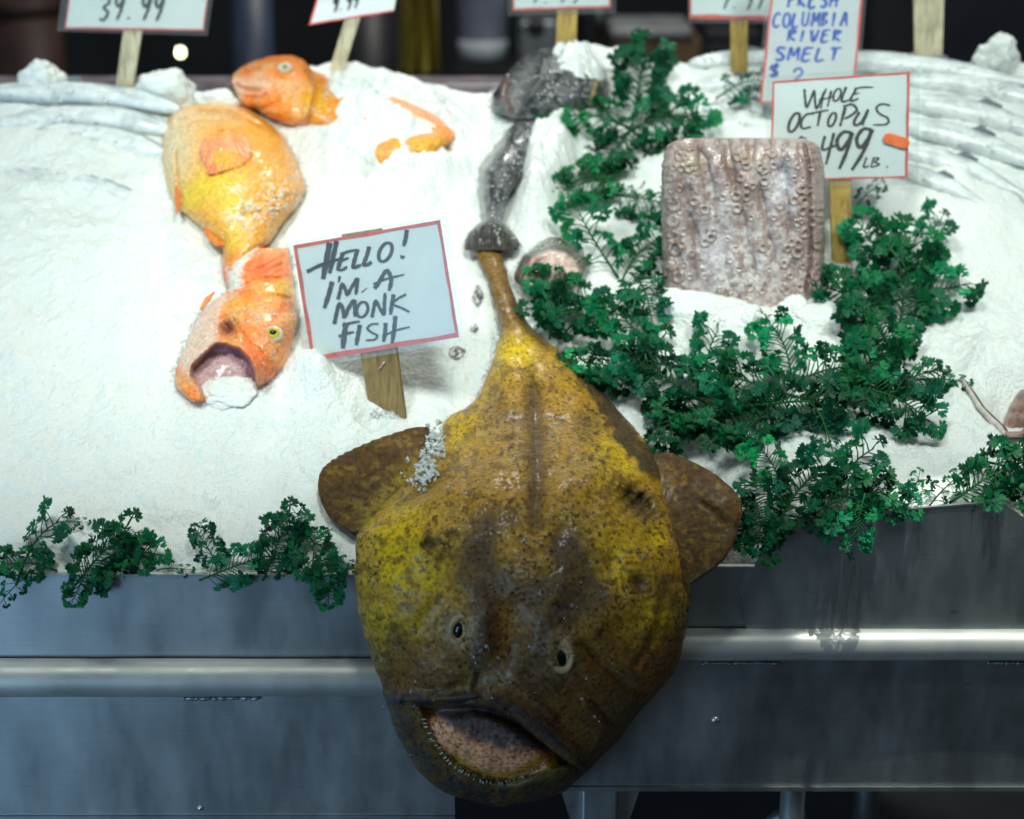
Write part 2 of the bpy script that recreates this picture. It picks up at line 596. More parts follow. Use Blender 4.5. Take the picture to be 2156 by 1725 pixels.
b = MB(); b.tube([(xa + 0.02, 2.24, zb - 0.005), (xa + 0.06, 2.25, zb + 0.12), (xb - 0.06, 2.25, zb + 0.12), (xb - 0.02, 2.24, zb - 0.005)], 0.006); b.build('strap', M_BLACKP, t, True)

# navy stand-in bin, red crate, steel equipment, cardboard box, black crates
def bg_bin(x0, x1, ytop, ybot, Y, mat, name, label, cat):
    a_, c_ = BG(x0, ybot, Y), BG(x1, ytop, Y)
    r_ = (c_[0] - a_[0]) / 2
    t_ = thing(name, label, cat, (a_[0] + r_, Y + r_, 0.0))
    h_ = c_[2]
    m_ = MB(); m_.lathe([(r_ * .86, 0), (r_ * .9, .01), (r_ * .97, h_ * .3), (r_, h_ * .32), (r_ * .97, h_ * .34), (r_, h_ * .66), (r_ * 1.03, h_ * .68), (r_, h_ * .7), (r_, h_ - .02)], (a_[0] + r_, Y + r_, 0), 32)
    m_.build('bin_body', mat, t_, True)
    m_ = MB(); m_.lathe([(r_ * 1.05, 0), (r_ * 1.05, .03), (r_ * .9, .045), (r_ * .3, .05)], (a_[0] + r_, Y + r_, h_ - .02), 32)
    m_.build('lid', mat, t_, True)
bg_bin(487, 565, -60, 200, 2.0, M_BLUEP, 'stand_in_bin', 'dark blue bin shape standing in for trousered legs in the shade left of the yellow apron', 'bin')  # bin form put in place of legs in blue trousers
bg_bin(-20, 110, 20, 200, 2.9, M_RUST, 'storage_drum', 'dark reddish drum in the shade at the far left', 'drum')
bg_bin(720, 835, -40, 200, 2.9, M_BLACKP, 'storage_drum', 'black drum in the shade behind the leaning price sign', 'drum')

a, c = bg_box(1093, 42, 1176, 140, Yb + 0.05, 0.3)
t = thing('steel_cabinet', 'small grey steel cabinet with a dark knob behind the ice', 'cabinet', (a[0], a[1], a[2]))
b = MB(); b.box(a, c); bevel(b.build('cabinet_body', M_BSTEEL, t), 0.01)
kp = BG(1128, 55, Yb + 0.05); b = MB(); b.lathe([(0.022, 0), (0.022, 0.02), (0.014, 0.03)], kp, 16, 'y'); b.build('knob', M_BLACKP, t, True)
a, c = bg_box(1218, -60, 1272, 140, Yb - 0.01 + 0.03, 0.1)
t = thing('steel_canister', 'pale steel canister behind the price sign with the red edge', 'canister', ((a[0] + c[0]) / 2, Yb + 0.08, a[2]))
r = (c[0] - a[0]) / 2
b = MB(); b.lathe([(r, 0), (r, 0.3), (r * .95, .32), (r * .5, .34)], ((a[0] + c[0]) / 2, Yb + 0.1, a[2]), 28); b.build('canister_body', plain('satin_steel', (0.55, 0.62, 0.66), 0.3, 1, 8, 0.1), t, True)
b = MB(); b.lathe([(r * .5, 0), (r * .5, .02), (r * .2, .03)], ((a[0] + c[0]) / 2, Yb + 0.1, a[2] + .34), 20); b.build('lid', M_BLACKP, t, True)
a, c = bg_box(1290, 84, 1478, 150, Yb + 0.02, 0.25)
t = thing('cardboard_box', 'brown cardboard box with grey lining folded over its top', 'box', (a[0], a[1], a[2]))
b = MB(); b.box(a, c); bevel(b.build('carton', M_CARD, t), 0.004)
b = MB(); b.box((a[0] - .006, a[1] - .008, c[2] + .001), (c[0] - 0.02, c[1], c[2] + .03)); bevel(b.build('lining', plain('grey_liner', (0.22, 0.24, 0.25), 0.4, 0, 14, 0.4), t), 0.012, 3)
a, c = bg_box(1485, 60, 1600, 150, Yb + 0.2, 0.3)
t = thing('black_crate', 'black crate beside the cardboard box behind the ice', 'crate', (a[0], a[1], a[2]))
b = MB(); b.box(a, c); bevel(b.build('crate_body', M_BLACKP, t), 0.01)
for k in range(3):
    zz = a[2] + (c[2] - a[2]) * (0.2 + 0.3 * k)
    b = MB(); b.box((a[0] - .004, a[1] - .006, zz), (c[0] + .004, a[1] - .0005, zz + .012)); b.build('rib', plain('charcoal_plastic', (0.04, 0.042, 0.05), 0.4, 0, 8, 0.2), t)
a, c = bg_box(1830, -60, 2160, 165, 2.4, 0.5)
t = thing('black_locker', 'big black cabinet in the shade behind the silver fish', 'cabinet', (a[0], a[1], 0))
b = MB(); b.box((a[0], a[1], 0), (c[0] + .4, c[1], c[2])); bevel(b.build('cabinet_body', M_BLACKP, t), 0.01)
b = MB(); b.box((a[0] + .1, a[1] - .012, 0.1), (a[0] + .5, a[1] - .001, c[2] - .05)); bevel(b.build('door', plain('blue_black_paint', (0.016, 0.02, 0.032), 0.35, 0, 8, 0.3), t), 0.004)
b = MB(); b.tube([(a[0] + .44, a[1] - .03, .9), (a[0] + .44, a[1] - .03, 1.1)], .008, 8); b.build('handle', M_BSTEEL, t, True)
# a small lit bulb far back
p = BG(380, 112, 5.2)
t = thing('hanging_bulb', 'small warm lit bulb glowing in the dark at the upper left', 'bulb', p)
m, nt, pb = new_mat('lit_bulb')
pb.inputs['Emission Color'].default_value = (1.0, 0.92, 0.62, 1)
pb.inputs['Emission Strength'].default_value = 25
b = MB(); b.lathe([(0.001, -0.006), (0.0045, -0.0045), (0.006, 0), (0.0045, 0.005), (0.003, 0.014)], p, 16); b.build('glass', m, t, True)
b = MB(); b.lathe([(0.006, 0.014), (0.007, 0.016), (0.007, 0.035), (0.003, 0.04)], p, 12); b.build('socket', M_BLACKP, t, True)
b = MB(); b.tube([p + np.array([0, 0, .04]), p + np.array([0, 0, 1.6])], .002, 5); b.build('cord', M_BLACKP, t)

# ------------------------------------------------------------------ the two steel counters
def panel(x0, x1, z0, z1, y, th=0.004):
    m_ = MB(); m_.box((x0, y, z0), (x1, y + th, z1)); return m_

def zrow(row, y=0.0, px=1078):
    return float(on_y(px, row, y)[2])

XS = 0.012                                    # seam, hidden behind the big fish
def counter(name, label, x0, x1, r_top, r_rail0, r_rail1, r_bot, mat_up, mat_low, bot_x1=None):
    t_ = thing(name, label, 'counter', ((x0 + x1) / 2, 0.2, 0))
    zt_, za_, zb_, zz_ = zrow(r_top), zrow(r_rail0, -0.012), zrow(r_rail1, -0.012), zrow(r_bot)
    rr = (za_ - zb_) / 2
    zc = (za_ + zb_) / 2
    panel(x0, x1, zc, zt_, 0.0).build('upper_panel', mat_up, t_)
    bevel(MB_box((x0, -0.0015, zt_ + 0.0004), (x1, 0.006, zt_ + 0.0026)).build('rim', M_RIM, t_), 0.0007)
    nseg = 160
    xs_ = np.linspace(x0, x1, nseg)
    an = np.linspace(-math.pi * 0.5, math.pi * 0.5, 22)
    vs_, fs_ = [], []
    for x in xs_:
        wob = 0.0007 * math.sin(x * 9) + 0.0005 * math.sin(x * 31 + 1)
        for k in an:
            vs_.append((x, -0.004 - (rr * 1.05 + wob) * math.cos(k), zc + (rr + wob * .4) * math.sin(k)))
    K = len(an)
    for i in range(nseg - 1):
        for k in range(K - 1):
            fs_.append((i * K + k, i * K + k + 1, (i + 1) * K + k + 1, (i + 1) * K + k)[::-1])
    mesh_obj('rail', vs_, fs_, M_RAIL, t_)
    xb = bot_x1 if bot_x1 is not None else x1
    panel(x0, xb, zz_, zc - 0.0005, -0.005, 0.0045).build('lower_panel', mat_low, t_)
    MB_box((x0, -0.008, zz_ - 0.006), (xb, 0.012, zz_ - 0.0005)).build('bottom_flange', M_STEEL_DARK, t_)
    # bed of the tray, under the ice
    vs_ = [(x0, 0.005, zt_ - 0.05), (x1, 0.005, zt_ - 0.05), (x1, 0.80, Z0 - 0.07 + SLOPE * 0.76), (x0, 0.80, Z0 - 0.07 + SLOPE * 0.76)]
    m_ = MB(); m_.prism(vs_, (0, 0, -0.01)); m_.build('tray_bed', M_STEEL_DARK, t_)
    return t_

def MB_box(a_, b_):
    m_ = MB(); m_.box(a_, b_); return m_

cl = counter('steel_counter', 'blue grey steel counter front on the left with a rounded rail', -1.35, XS - 0.002, 1213, 1393, 1469, 1712, M_STEEL, M_STEEL,
             bot_x1=float(on_y(958, 1700, 0)[0]))
cr = counter('steel_counter', 'darker steel counter on the right with a slanted splash plate', XS + 0.002, 1.35, 1196, 1330, 1394, 1650, M_STEEL_DARK, M_STEEL_DARK)
# slanted splash plate of the right counter
pl = [on_y(x, y, -0.0045) for x, y in ((1560, 1252), (1572, 1328), (2700, 1328), (2700, 1096), (2162, 1094), (2112, 1059), (1637, 1099))]
m_ = MB(); m_.prism(pl, (0, 0.0025, 0)); m_.build('splash_plate', M_STEEL_DARK, cr)
e0, e1 = on_y(1637, 1099, -0.0055), on_y(2112, 1059, -0.0055)
m_ = MB(); m_.prism([e0, e1, e1 + (0, 0, .0022), e0 + (0, 0, .0022)], (0, .004, 0)); m_.build('splash_rim', M_RIM, cr)
def weld(par, x0, x1, row, seed):
    rr_ = random.Random(seed)
    pts_ = [on_y(x0 + (x1 - x0) * k / 40 , row + rr_.uniform(-1.2, 1.2), -0.008) for k in range(41)]
    m = MB(); m.tube(pts_, [rr_.uniform(.0010, .0030) for _ in pts_], 7)
    return m.build('weld_seam', M_STEEL_DARK, par, True)
weld(cl, 385, 545, 1471, 1)
weld(cr, 1478, 1640, 1397, 2)
weld(cr, 2080, 2180, 1397, 3)
def rivet(par, px, py, r_):
    p_ = on_y(px, py, -0.005)
    m = MB(); m.lathe([(r_, -0.0006), (r_ * .95, 0.001), (r_ * .6, 0.0022), (r_ * .1, 0.0026)], p_, 16, 'y')
    return m.build('rivet', M_RIM, par, True)
rivet(cl, 422, 1702, 0.0036)
rivet(cr, 1507, 1517, 0.0052)
# legs and brackets under the right counter
zb = zrow(1650) - 0.0065
def leg(par, x0, x1, y):
    a_, c_ = on_y(x0, 1690, y)[0], on_y(x1, 1690, y)[0]
    m = MB(); m.lathe([((c_ - a_) / 2, 0), ((c_ - a_) / 2, zb)], ((a_ + c_) / 2, y, 0), 24); return m.build('leg', M_STEEL, par, True)
leg(cr, 1642, 1694, 0.09)
leg(cr, 1800, 1850, 0.55)
post0, post1 = on_y(1225, 1690, 0.03)[0], on_y(1300, 1690, 0.03)[0]
m = MB(); m.box((post0, 0.03, 0), (post1, 0.075, zb)); bevel(m.build('post', M_STEEL, cr), 0.003)
for xa_, xb_, xc_ in ((1225, 1165, 1225), (1300, 1362, 1300)):
    q0, q1, q2 = on_y(xa_, 1652, 0.05), on_y(xb_, 1652, 0.05), on_y(xc_, 1800, 0.05)
    q0[2] = q1[2] = zb
    m = MB(); m.prism([q0, q1, q2], (0, 0.006, 0)); m.build('gusset', M_STEEL, cr)
leg(cl, 300, 350, 0.3)
# cross pipe with clamp seen in the dark
pa, pb_ = on_y(1600, 1760, .12), on_y(1695, 1712, .12)
m = MB(); m.tube([pa, (pa + pb_) / 2 + np.array([-.004, 0, .01]), pb_], 0.011, 12); m.build('brace', M_STEEL_DARK, cr, True)

# ------------------------------------------------------------------ crushed ice bed (height field over the sloping tray)
MOUNDS = []                                   # px, py, rx px, ry px, height m, rotation
def mound(px, py, rx, ry, h, rot=0.0, at=None, flat=False):
    """at: height above the tray plane at which this place is seen"""
    at = max(0.0, h * 0.8) if at is None else at
    MOUNDS.append((px, py + at * 1150.0, rx, ry, h, rot, flat))

def px_of(x, y, z):
    v = np.stack([x - CAM[0], y - CAM[1], z - CAM[2]], -1)
    zc = v @ FW
    return 1078 + F * (v @ RT) / zc, 862.5 - F * (v @ UP) / zc

CREST = [(-300, 200), (0, 206), (100, 200), (400, 220), (480, 222), (600, 160), (690, 138), (760, 142), (830, 166), (900, 178), (1000, 194), (1070, 190), (1130, 150), (1250, 140), (1350, 145), (1420, 150), (1480, 140), (1600, 125),
         (1700, 130), (1850, 142), (1950, 146), (2060, 140), (2156, 136), (2500, 136)]
CREST = np.array([(a_, b_, float(on_slope(float(a_), float(b_))[1])) for a_, b_ in CREST])

def ice_dz(x, y):
    x, y = np.asarray(x, float), np.asarray(y, float)
    PX, PY = px_of(x, y, Z0 + SLOPE * y)
    h = 0.022 * (fbm(x, y, 0.22, 3, 3) - 0.5) + 0.015 * (fbm(x, y, 0.055, 3, 9) - 0.5) + 0.0058 * (fbm(x, y, 0.020, 3, 15) - 0.5) + 0.0034 * (fbm(x, y, 0.0075, 2, 21) - 0.5)
    h = h + 0.005 * (np.abs(fbm(x, y, 0.030, 3, 33) - 0.5) * 2 - 0.3)
    h = h * sstep(-0.01, 0.08, y)
    fine = fbm(x, y, 0.016, 4, 40) - 0.5
    for (cx_, cy_, rx_, ry_, a_, ro_, fl_) in MOUNDS:
        g = gauss(PX, PY, cx_, cy_, rx_, ry_, ro_)
        if fl_:
            g = np.exp(-np.log(np.maximum(g, 1e-30)) ** 2)
        h = h + a_ * g * (1 + 0.45 * fine)
    # ice heaped up behind the taller splash plate
    h = h + 0.072 * sstep(0.24, 0.34, x) * (1 - sstep(0.0, 0.36, y))
    # a little below the rim at the front, and falling away behind the crest
    h = h - 0.012 * (1 - sstep(0.0, 0.05, y))
    yb = np.interp(PX, CREST[:, 0], CREST[:, 2])
    h = h - 1.1 * np.clip(y - yb, 0, 1) - 4.0 * np.clip(y - yb, 0, 1) ** 2
    return h

# crest along the back
mound(690, 130, 110, 30, 0.006)
mound(1240, 108, 130, 30, 0.034)
mound(1600, 110, 130, 40, 0.010)
mound(350, 215, 60, 40, 0.006)
# snow over the half buried orange fish, with the places it shows through
mound(806, 262, 182, 132, 0.062, 18, .045, True)
mound(876, 242, 85, 16, -0.050, 28, .045)
mound(925, 275, 26, 13, -0.040, 40, .045)
mound(900, 316, 40, 14, -0.044, -8, .045)
mound(795, 340, 34, 12, -0.044, -30, .045)
mound(868, 168, 36, 8, -0.014, 25, .045)
# snow on the grey fish in the middle
mound(1205, 160, 70, 70, 0.080, 25, .06, True)
mound(1150, 330, 50, 95, 0.058, 20, .04, True)
mound(1120, 430, 46, 50, 0.035)
# frost over the silver fish
mound(150, 320, 260, 110, 0.018)
mound(2050, 300, 200, 130, 0.016)
mound(1560, 220, 120, 70, 0.012)
# snow in front of the corner of the monkfish sign, snow between fish
mound(560, 860, 120, 50, 0.010)
mound(640, 480, 40, 50, 0.012)
mound(782, 872, 26, 16, -0.016, 0, 0)
mound(668, 775, 62, 48, 0.042, 30, .036)
# ledge of ice under the octopus block
mound(1560, 690, 170, 45, 0.045)
mound(1400, 625, 60, 40, 0.030)
mound(1690, 640, 70, 50, 0.035)
mound(1450, 950, 90, 60, -0.020)
# hollow with the clam at the right edge
mound(2130, 890, 55, 55, -0.035)
mound(2030, 880, 60, 60, 0.012)
mound(2140, 760, 120, 70, 0.030)
# trough where the monkfish lies
mound(1100, 950, 190, 260, -0.018)
mound(800, 1000, 110, 60, -0.010)

def ice_pt(px, py, lift=0.0):
    px, py = np.asarray(px, float), np.asarray(py, float)
    dz = np.zeros(np.shape(px))
    for _ in range(10):
        p_ = on_slope(px, py, dz + lift)
        dz = 0.5 * dz + 0.5 * ice_dz(p_[..., 0], p_[..., 1])
    return on_slope(px, py, dz + lift)

nx, ny = 1150, 680
xs = np.linspace(-1.25, 1.25, nx)
ys = np.concatenate([np.linspace(0.0055, 0.90, ny - 24), np.linspace(0.905, 1.03, 24)])
GX, GY = np.meshgrid(xs, ys)
GZ = Z0 + SLOPE * GY + ice_dz(GX, GY)
V = np.stack([GX, GY, GZ], -1).reshape(-1, 3)
ii = (np.arange(ny - 1)[:, None] * nx + np.arange(nx - 1)[None, :]).ravel()
FA = np.stack([ii, ii + 1, ii + nx + 1, ii + nx], -1)
ice = mesh_obj('crushed_ice', V, FA, M_ICE)
tag(ice, 'sloping bed of white crushed ice filling the steel counters', 'ice', kind='stuff')

# ------------------------------------------------------------------ relief: a closed body built from an outline, with real thickness
def relief(name, rows, base, H, mat, parent, detail=None, color=None, n=120, m=None, power=2.3, root=0.6, under=0.35, jag=0.0, vertical=True, seed=0, nb=10, jagscale=9.0, smooth=True):
    """rows: (position along, start across, end across) in picture units; base(px,py) -> point, normal"""
    rows = np.array(rows, float)
    m = m or int(max(12, (rows[-1, 0] - rows[0, 0]) / 2.4))
    t_ = np.linspace(rows[0, 0], rows[-1, 0], m)
    L = np.interp(t_, rows[:, 0], rows[:, 1])
    R = np.interp(t_, rows[:, 0], rows[:, 2])
    ker = np.hanning(9); ker /= ker.sum()
    if m > 20 and smooth:
        for A in (L, R):
            pad = np.concatenate([np.full(4, A[0]), A, np.full(4, A[-1])])
            A[:] = np.convolve(pad, ker, 'valid')
    if jag:
        L = L + jag * (fbm(t_, t_ * 0 + 3, jagscale, 3, seed + 1) - 0.5) * 2
        R = R + jag * (fbm(t_, t_ * 0 + 8, jagscale, 3, seed + 2) - 0.5) * 2
    lin = np.linspace(-1, 1, n)
    s = 0.45 * lin + 0.55 * np.sin(lin * math.pi / 2)
    A_ = (L[:, None] + R[:, None]) / 2 + s[None, :] * (R - L)[:, None] / 2
    B_ = np.repeat(t_[:, None], n, 1)
    PX, PY = (A_, B_) if vertical else (B_, A_)
    Hrow = np.interp(t_, np.array(H)[:, 0], np.array(H)[:, 1])
    if m > 60 and smooth:
        kh = np.hanning(max(9, int(m / 9) | 1)); kh /= kh.sum(); q_ = len(kh) // 2
        Hrow = np.convolve(np.concatenate([np.full(q_, Hrow[0]), Hrow, np.full(q_, Hrow[-1])]), kh, 'valid')
    prof = np.clip(1 - np.abs(s) ** power, 0, 1) ** root
    h = Hrow[:, None] * prof[None, :]
    edge = np.clip(1 - np.abs(s) ** 6, 0, 1)[None, :]
    if detail is not None:
        h = h + detail(PX, PY) * edge
    P0, Nn = base(PX, PY)
    d = ray(PX, PY)
    k = np.clip(-(d * Nn).sum(-1), 0.3, 1)
    top = P0 - d * (h / k)[..., None]
    # underside
    lb = np.linspace(1, -1, nb + 2)[1:-1]
    Ab = (L[:, None] + R[:, None]) / 2 + lb[None, :] * (R - L)[:, None] / 2
    Bb = np.repeat(t_[:, None], nb, 1)
    PXb, PYb = (Ab, Bb) if vertical else (Bb, Ab)
    Pb, Nb = base(PXb, PYb)
    bot = Pb - Nb * (under * Hrow[:, None] * (1 - lb[None, :] ** 2))[..., None]
    ring = np.concatenate([top, bot], 1)
    K = n + nb
    Vv = ring.reshape(-1, 3)
    i_ = np.arange(m - 1)[:, None] * K
    j_ = np.arange(K)[None, :]
    j2 = (j_ + 1) % K
    f_ = np.stack([i_ + j_, i_ + K + j_, i_ + K + j2, i_ + j2], -1).reshape(-1, 4)
    if not vertical:
        f_ = f_[:, ::-1]
    fl = f_.tolist()
    cap0, cap1 = list(range(K)), list(range((m - 1) * K, m * K))
    fl.append(cap0 if vertical else cap0[::-1])
    fl.append(cap1[::-1] if vertical else cap1)
    cols = None
    if color is not None:
        cT = color(PX, PY)
        cB = color(PXb, PYb) * 0.8
        cols = np.concatenate([cT, cB], 1).reshape(-1, 3)
    return mesh_obj(name, Vv, fl, mat, parent, cols)

ICE_N = np.array([0, -SLOPE, 1.0]) / math.hypot(SLOPE, 1)
def base_ice(dz):
    def f(PX, PY):
        return on_slope(PX, PY, dz), np.broadcast_to(ICE_N, PX.shape + (3,))
    return f

# ------------------------------------------------------------------ the monkfish
_rows_y = np.linspace(440, 1760, 2640)
_y_ice = on_slope(np.full(2640, 1078.0), _rows_y, 0.004)[:, 1]
_y_hang = -0.052 + 0.0 * _rows_y + 0.012 * sstep(1450, 1700, _rows_y)
_wt = sstep(880, 1340, _rows_y)
_yb = _y_ice * (1 - _wt) + _y_hang * _wt
_kb = np.hanning(161); _kb /= _kb.sum()
_yb = np.convolve(np.concatenate([2 * _yb[0] - _yb[80:0:-1], _yb, 2 * _yb[-1] - _yb[-2:-82:-1]]), _kb, 'valid')
def base_monk(PX, PY, off=0.0):
    def pt(a_, b_):
        return on_y(a_, b_, np.interp(b_, _rows_y, _yb))
    P0 = pt(PX, PY)
    T = pt(PX, PY + 14) - pt(PX, PY - 14)
    n_ = np.cross(T, np.broadcast_to(RT, T.shape))
    n_ = n_ / np.linalg.norm(n_, axis=-1, keepdims=True)
    flip = np.sign((n_ * ray(PX, PY)).sum(-1))
    n_ = -n_ * flip[..., None]
    return P0 + n_ * off, n_

MK_ROWS = [(506, 1000, 1022), (512, 990, 1042), (520, 992, 1050), (535, 1006, 1055), (560, 1015, 1064), (600, 1030, 1075), (640, 1042, 1090), (680, 1050, 1112), (700, 1053, 1128),
           (720, 1048, 1152), (750, 1041, 1196), (780, 1030, 1226), (810, 1016, 1255), (840, 1003, 1280), (860, 982, 1298), (872, 952, 1308), (890, 936, 1325), (930, 925, 1358),
           (960, 905, 1378), (1000, 870, 1393), (1040, 830, 1400), (1080, 790, 1408), (1120, 756, 1424), (1160, 748, 1440), (1220, 746, 1455), (1260, 750, 1453), (1300, 757, 1450),
           (1340, 768, 1443), (1380, 780, 1432), (1420, 795, 1418), (1440, 800, 1402), (1470, 811, 1376), (1500, 820, 1346), (1530, 830, 1325), (1560, 845, 1300), (1590, 858, 1272),
           (1620, 876, 1240), (1650, 906, 1208), (1670, 936, 1184), (1685, 985, 1140), (1695, 1028, 1082), (1699, 1042, 1066)]
MK_H = [(506, .008), (560, .014), (640, .020), (700, .028), (760, .042), (850, .056), (950, .062), (1100, .066), (1250, .074), (1400, .076), (1480, .070), (1560, .060), (1640, .046), (1685, .026), (1699, .010)]
MOUTH = [(888, 1489), (930, 1486), (1000, 1484), (1045, 1492), (1080, 1512), (1120, 1545), (1160, 1580), (1195, 1606), (1160, 1618), (1120, 1630), (1070, 1640), (1015, 1634), (965, 1608), (928, 1570), (905, 1530)]
LIP_L = [(822, 1474), (862, 1474), (905, 1473), (960, 1471), (1000, 1468)]
LIP_R = [(1040, 1474), (1075, 1486), (1110, 1510), (1150, 1543), (1190, 1578), (1230, 1612), (1250, 1622)]
SLIT_L = [(846, 1480), (880, 1483), (930, 1482), (975, 1478), (1004, 1473)]
SLIT_R = [(1066, 1494), (1090, 1520), (1120, 1548), (1160, 1582), (1205, 1614), (1236, 1628)]
LOWLIP = [(838, 1510), (865, 1560), (900, 1606), (940, 1640), (990, 1662), (1040, 1670), (1095, 1662), (1150, 1640), (1200, 1622)]
TEETH = [(893, 1510), (905, 1543), (918, 1567), (940, 1596), (965, 1620), (1000, 1640), (1035, 1650), (1070, 1648), (1100, 1637), (1128, 1622), (1150, 1604)]

def mk_detail(X, Y):
    slack = 0.012 * (fbm(X, Y, 130, 2, 55) - 0.5) + 0.007 * (fbm(X + .6 * Y, Y * .5, 60, 2, 57) - 0.5)
    for pts_, am_, r0_ in (([(776, 1130), (770, 1220), (790, 1310), (822, 1400)], .005, 9), ([(820, 1090), (800, 1180), (815, 1280)], .003, 8), ([(1400, 1250), (1385, 1330), (1340, 1400)], .004, 9), ([(1250, 1480), (1290, 1530), (1262, 1590)], .004, 9),
                           ([(940, 960), (905, 1030), (850, 1080)], .004, 8), ([(850, 1440), (900, 1452), (960, 1446)], .003, 8), ([(1010, 1420), (1000, 1450)], .004, 7), ([(1100, 1420), (1130, 1460), (1180, 1510)], .004, 10), ([(1300, 1270), (1370, 1290), (1420, 1280)], .003, 8)):
        slack = slack - am_ * line(X, Y, pts_, r0_) + am_ * .7 * line(X + 1.6 * r0_, Y, pts_, r0_ * 1.3)
    return slack + mk_detail_fine(X, Y)

def mk_detail_fine(X, Y):
    h = 0.0018 * (fbm(X, Y, 42, 4, 60) - 0.5) * 2 + 0.0005 * (fbm(X, Y, 11, 3, 70) - 0.5) * 2
    # spine furrow and shoulder muscles
    h = h - 0.0045 * line(X, Y, [(1092, 752), (1112, 800), (1128, 870), (1131, 1000), (1126, 1110)], 18)
    h = h + 0.004 * line(X, Y, [(1085, 800), (1060, 900), (1025, 1020)], 50) + 0.004 * line(X, Y, [(1175, 810), (1215, 900), (1245, 1020)], 55)
    h = h - 0.002 * line(X, Y, [(1100, 775), (1120, 800), (1130, 830)], 5)
    # gill pockets and breathing holes
    h = h - 0.026 * gauss(X, Y, 1342, 1055, 46, 24, 38) + 0.004 * np.sin((X + Y) / 5.0 + 6 * fbm(X, Y, 30, 2, 82)) * gauss(X, Y, 1345, 1060, 50, 30, 38) + 0.007 * gauss(X, Y, 1322, 1028, 34, 12, 35) + 0.006 * gauss(X, Y, 1358, 1090, 42, 10, 48)
    h = h - 0.008 * gauss(X, Y, 878, 1040, 46, 9, -32) + 0.005 * gauss(X, Y, 892, 1060, 50, 16, -32)
    h = h - 0.010 * gauss(X, Y, 906, 1146, 17, 15) + 0.004 * gauss(X, Y, 906, 1146, 34) 
    h = h - 0.012 * gauss(X, Y, 1346, 1228, 19, 21) + 0.005 * gauss(X, Y, 1344, 1222, 40)
    rr = np.hypot(X - 1344, Y - 1222)
    h = h + 0.0008 * np.sin(rr / 2.6 + 9 * fbm(X, Y, 26, 2, 80)) * np.exp(-((rr - 34) / 16) ** 2)
    # nose knob with rings
    rr = np.hypot(X - 1096, (Y - 1212) * 1.1)
    h = h + 0.007 * np.exp(-(rr / 48) ** 2) + 0.0006 * np.cos(rr / 2.9 + 8 * fbm(X, Y, 30, 2, 81)) * np.exp(-(rr / 46) ** 2)
    # brows, eye mounts, snout valley
    h = h + 0.009 * gauss(X, Y, 978, 1318, 42, 52, 12) - 0.009 * gauss(X, Y, 968, 1328, 14, 25, 10)
    h = h + 0.013 * gauss(X, Y, 1180, 1372, 40, 52, -4) - 0.010 * gauss(X, Y, 1182, 1382, 14, 25, -8)
    h = h + 0.006 * line(X, Y, [(1002, 1230), (1020, 1290), (1018, 1380)], 24) + 0.006 * line(X, Y, [(1180, 1240), (1150, 1300), (1120, 1370)], 24)
    h = h - 0.005 * line(X, Y, [(1075, 1290), (1070, 1400)], 28)
    h = h - 0.006 * line(X, Y, [(1228, 1358), (1268, 1400), (1330, 1448), (1380, 1470)], 12)
    h = h + 0.005 * line(X, Y, [(1255, 1345), (1330, 1420)], 26)
    h = h - 0.004 * line(X, Y, [(830, 1330), (860, 1400), (850, 1450)], 14)
    # lips, slits, mouth
    h = h + 0.010 * line(X, Y, LIP_L, 11) + 0.011 * line(X, Y, LIP_R, 13) + 0.006 * gauss(X, Y, 1040, 1462, 40, 20)
    h = h - 0.011 * line(X, Y, SLIT_L, 3.5) - 0.009 * line(X, Y, SLIT_R, 5)
    mo = area(X, Y, MOUTH, 7)
    dome = 0.015 * line(X, Y, [(950, 1550), (1020, 1592), (1090, 1606), (1140, 1604)], 34)
    dl_ = segdist(X, Y, LIP_L + LIP_R)
    h = h - mo * (0.013 + 0.016 * np.exp(-((dl_ - 22) / 16) ** 2) - dome)
    h = h + 0.010 * line(X, Y, LOWLIP, 22)
    h = h - 0.004 * line(X, Y, TEETH, 8)
    # side ripples near the left flank, frilled jaw edge
    h = h + 0.0014 * np.sin((Y - 0.3 * X) / 5.0) * gauss(X, Y, 790, 1240, 50, 90)
    h = h + 0.0012 * np.sin((X + Y) / 6.0) * gauss(X, Y, 830, 1060, 60, 40)
    return h

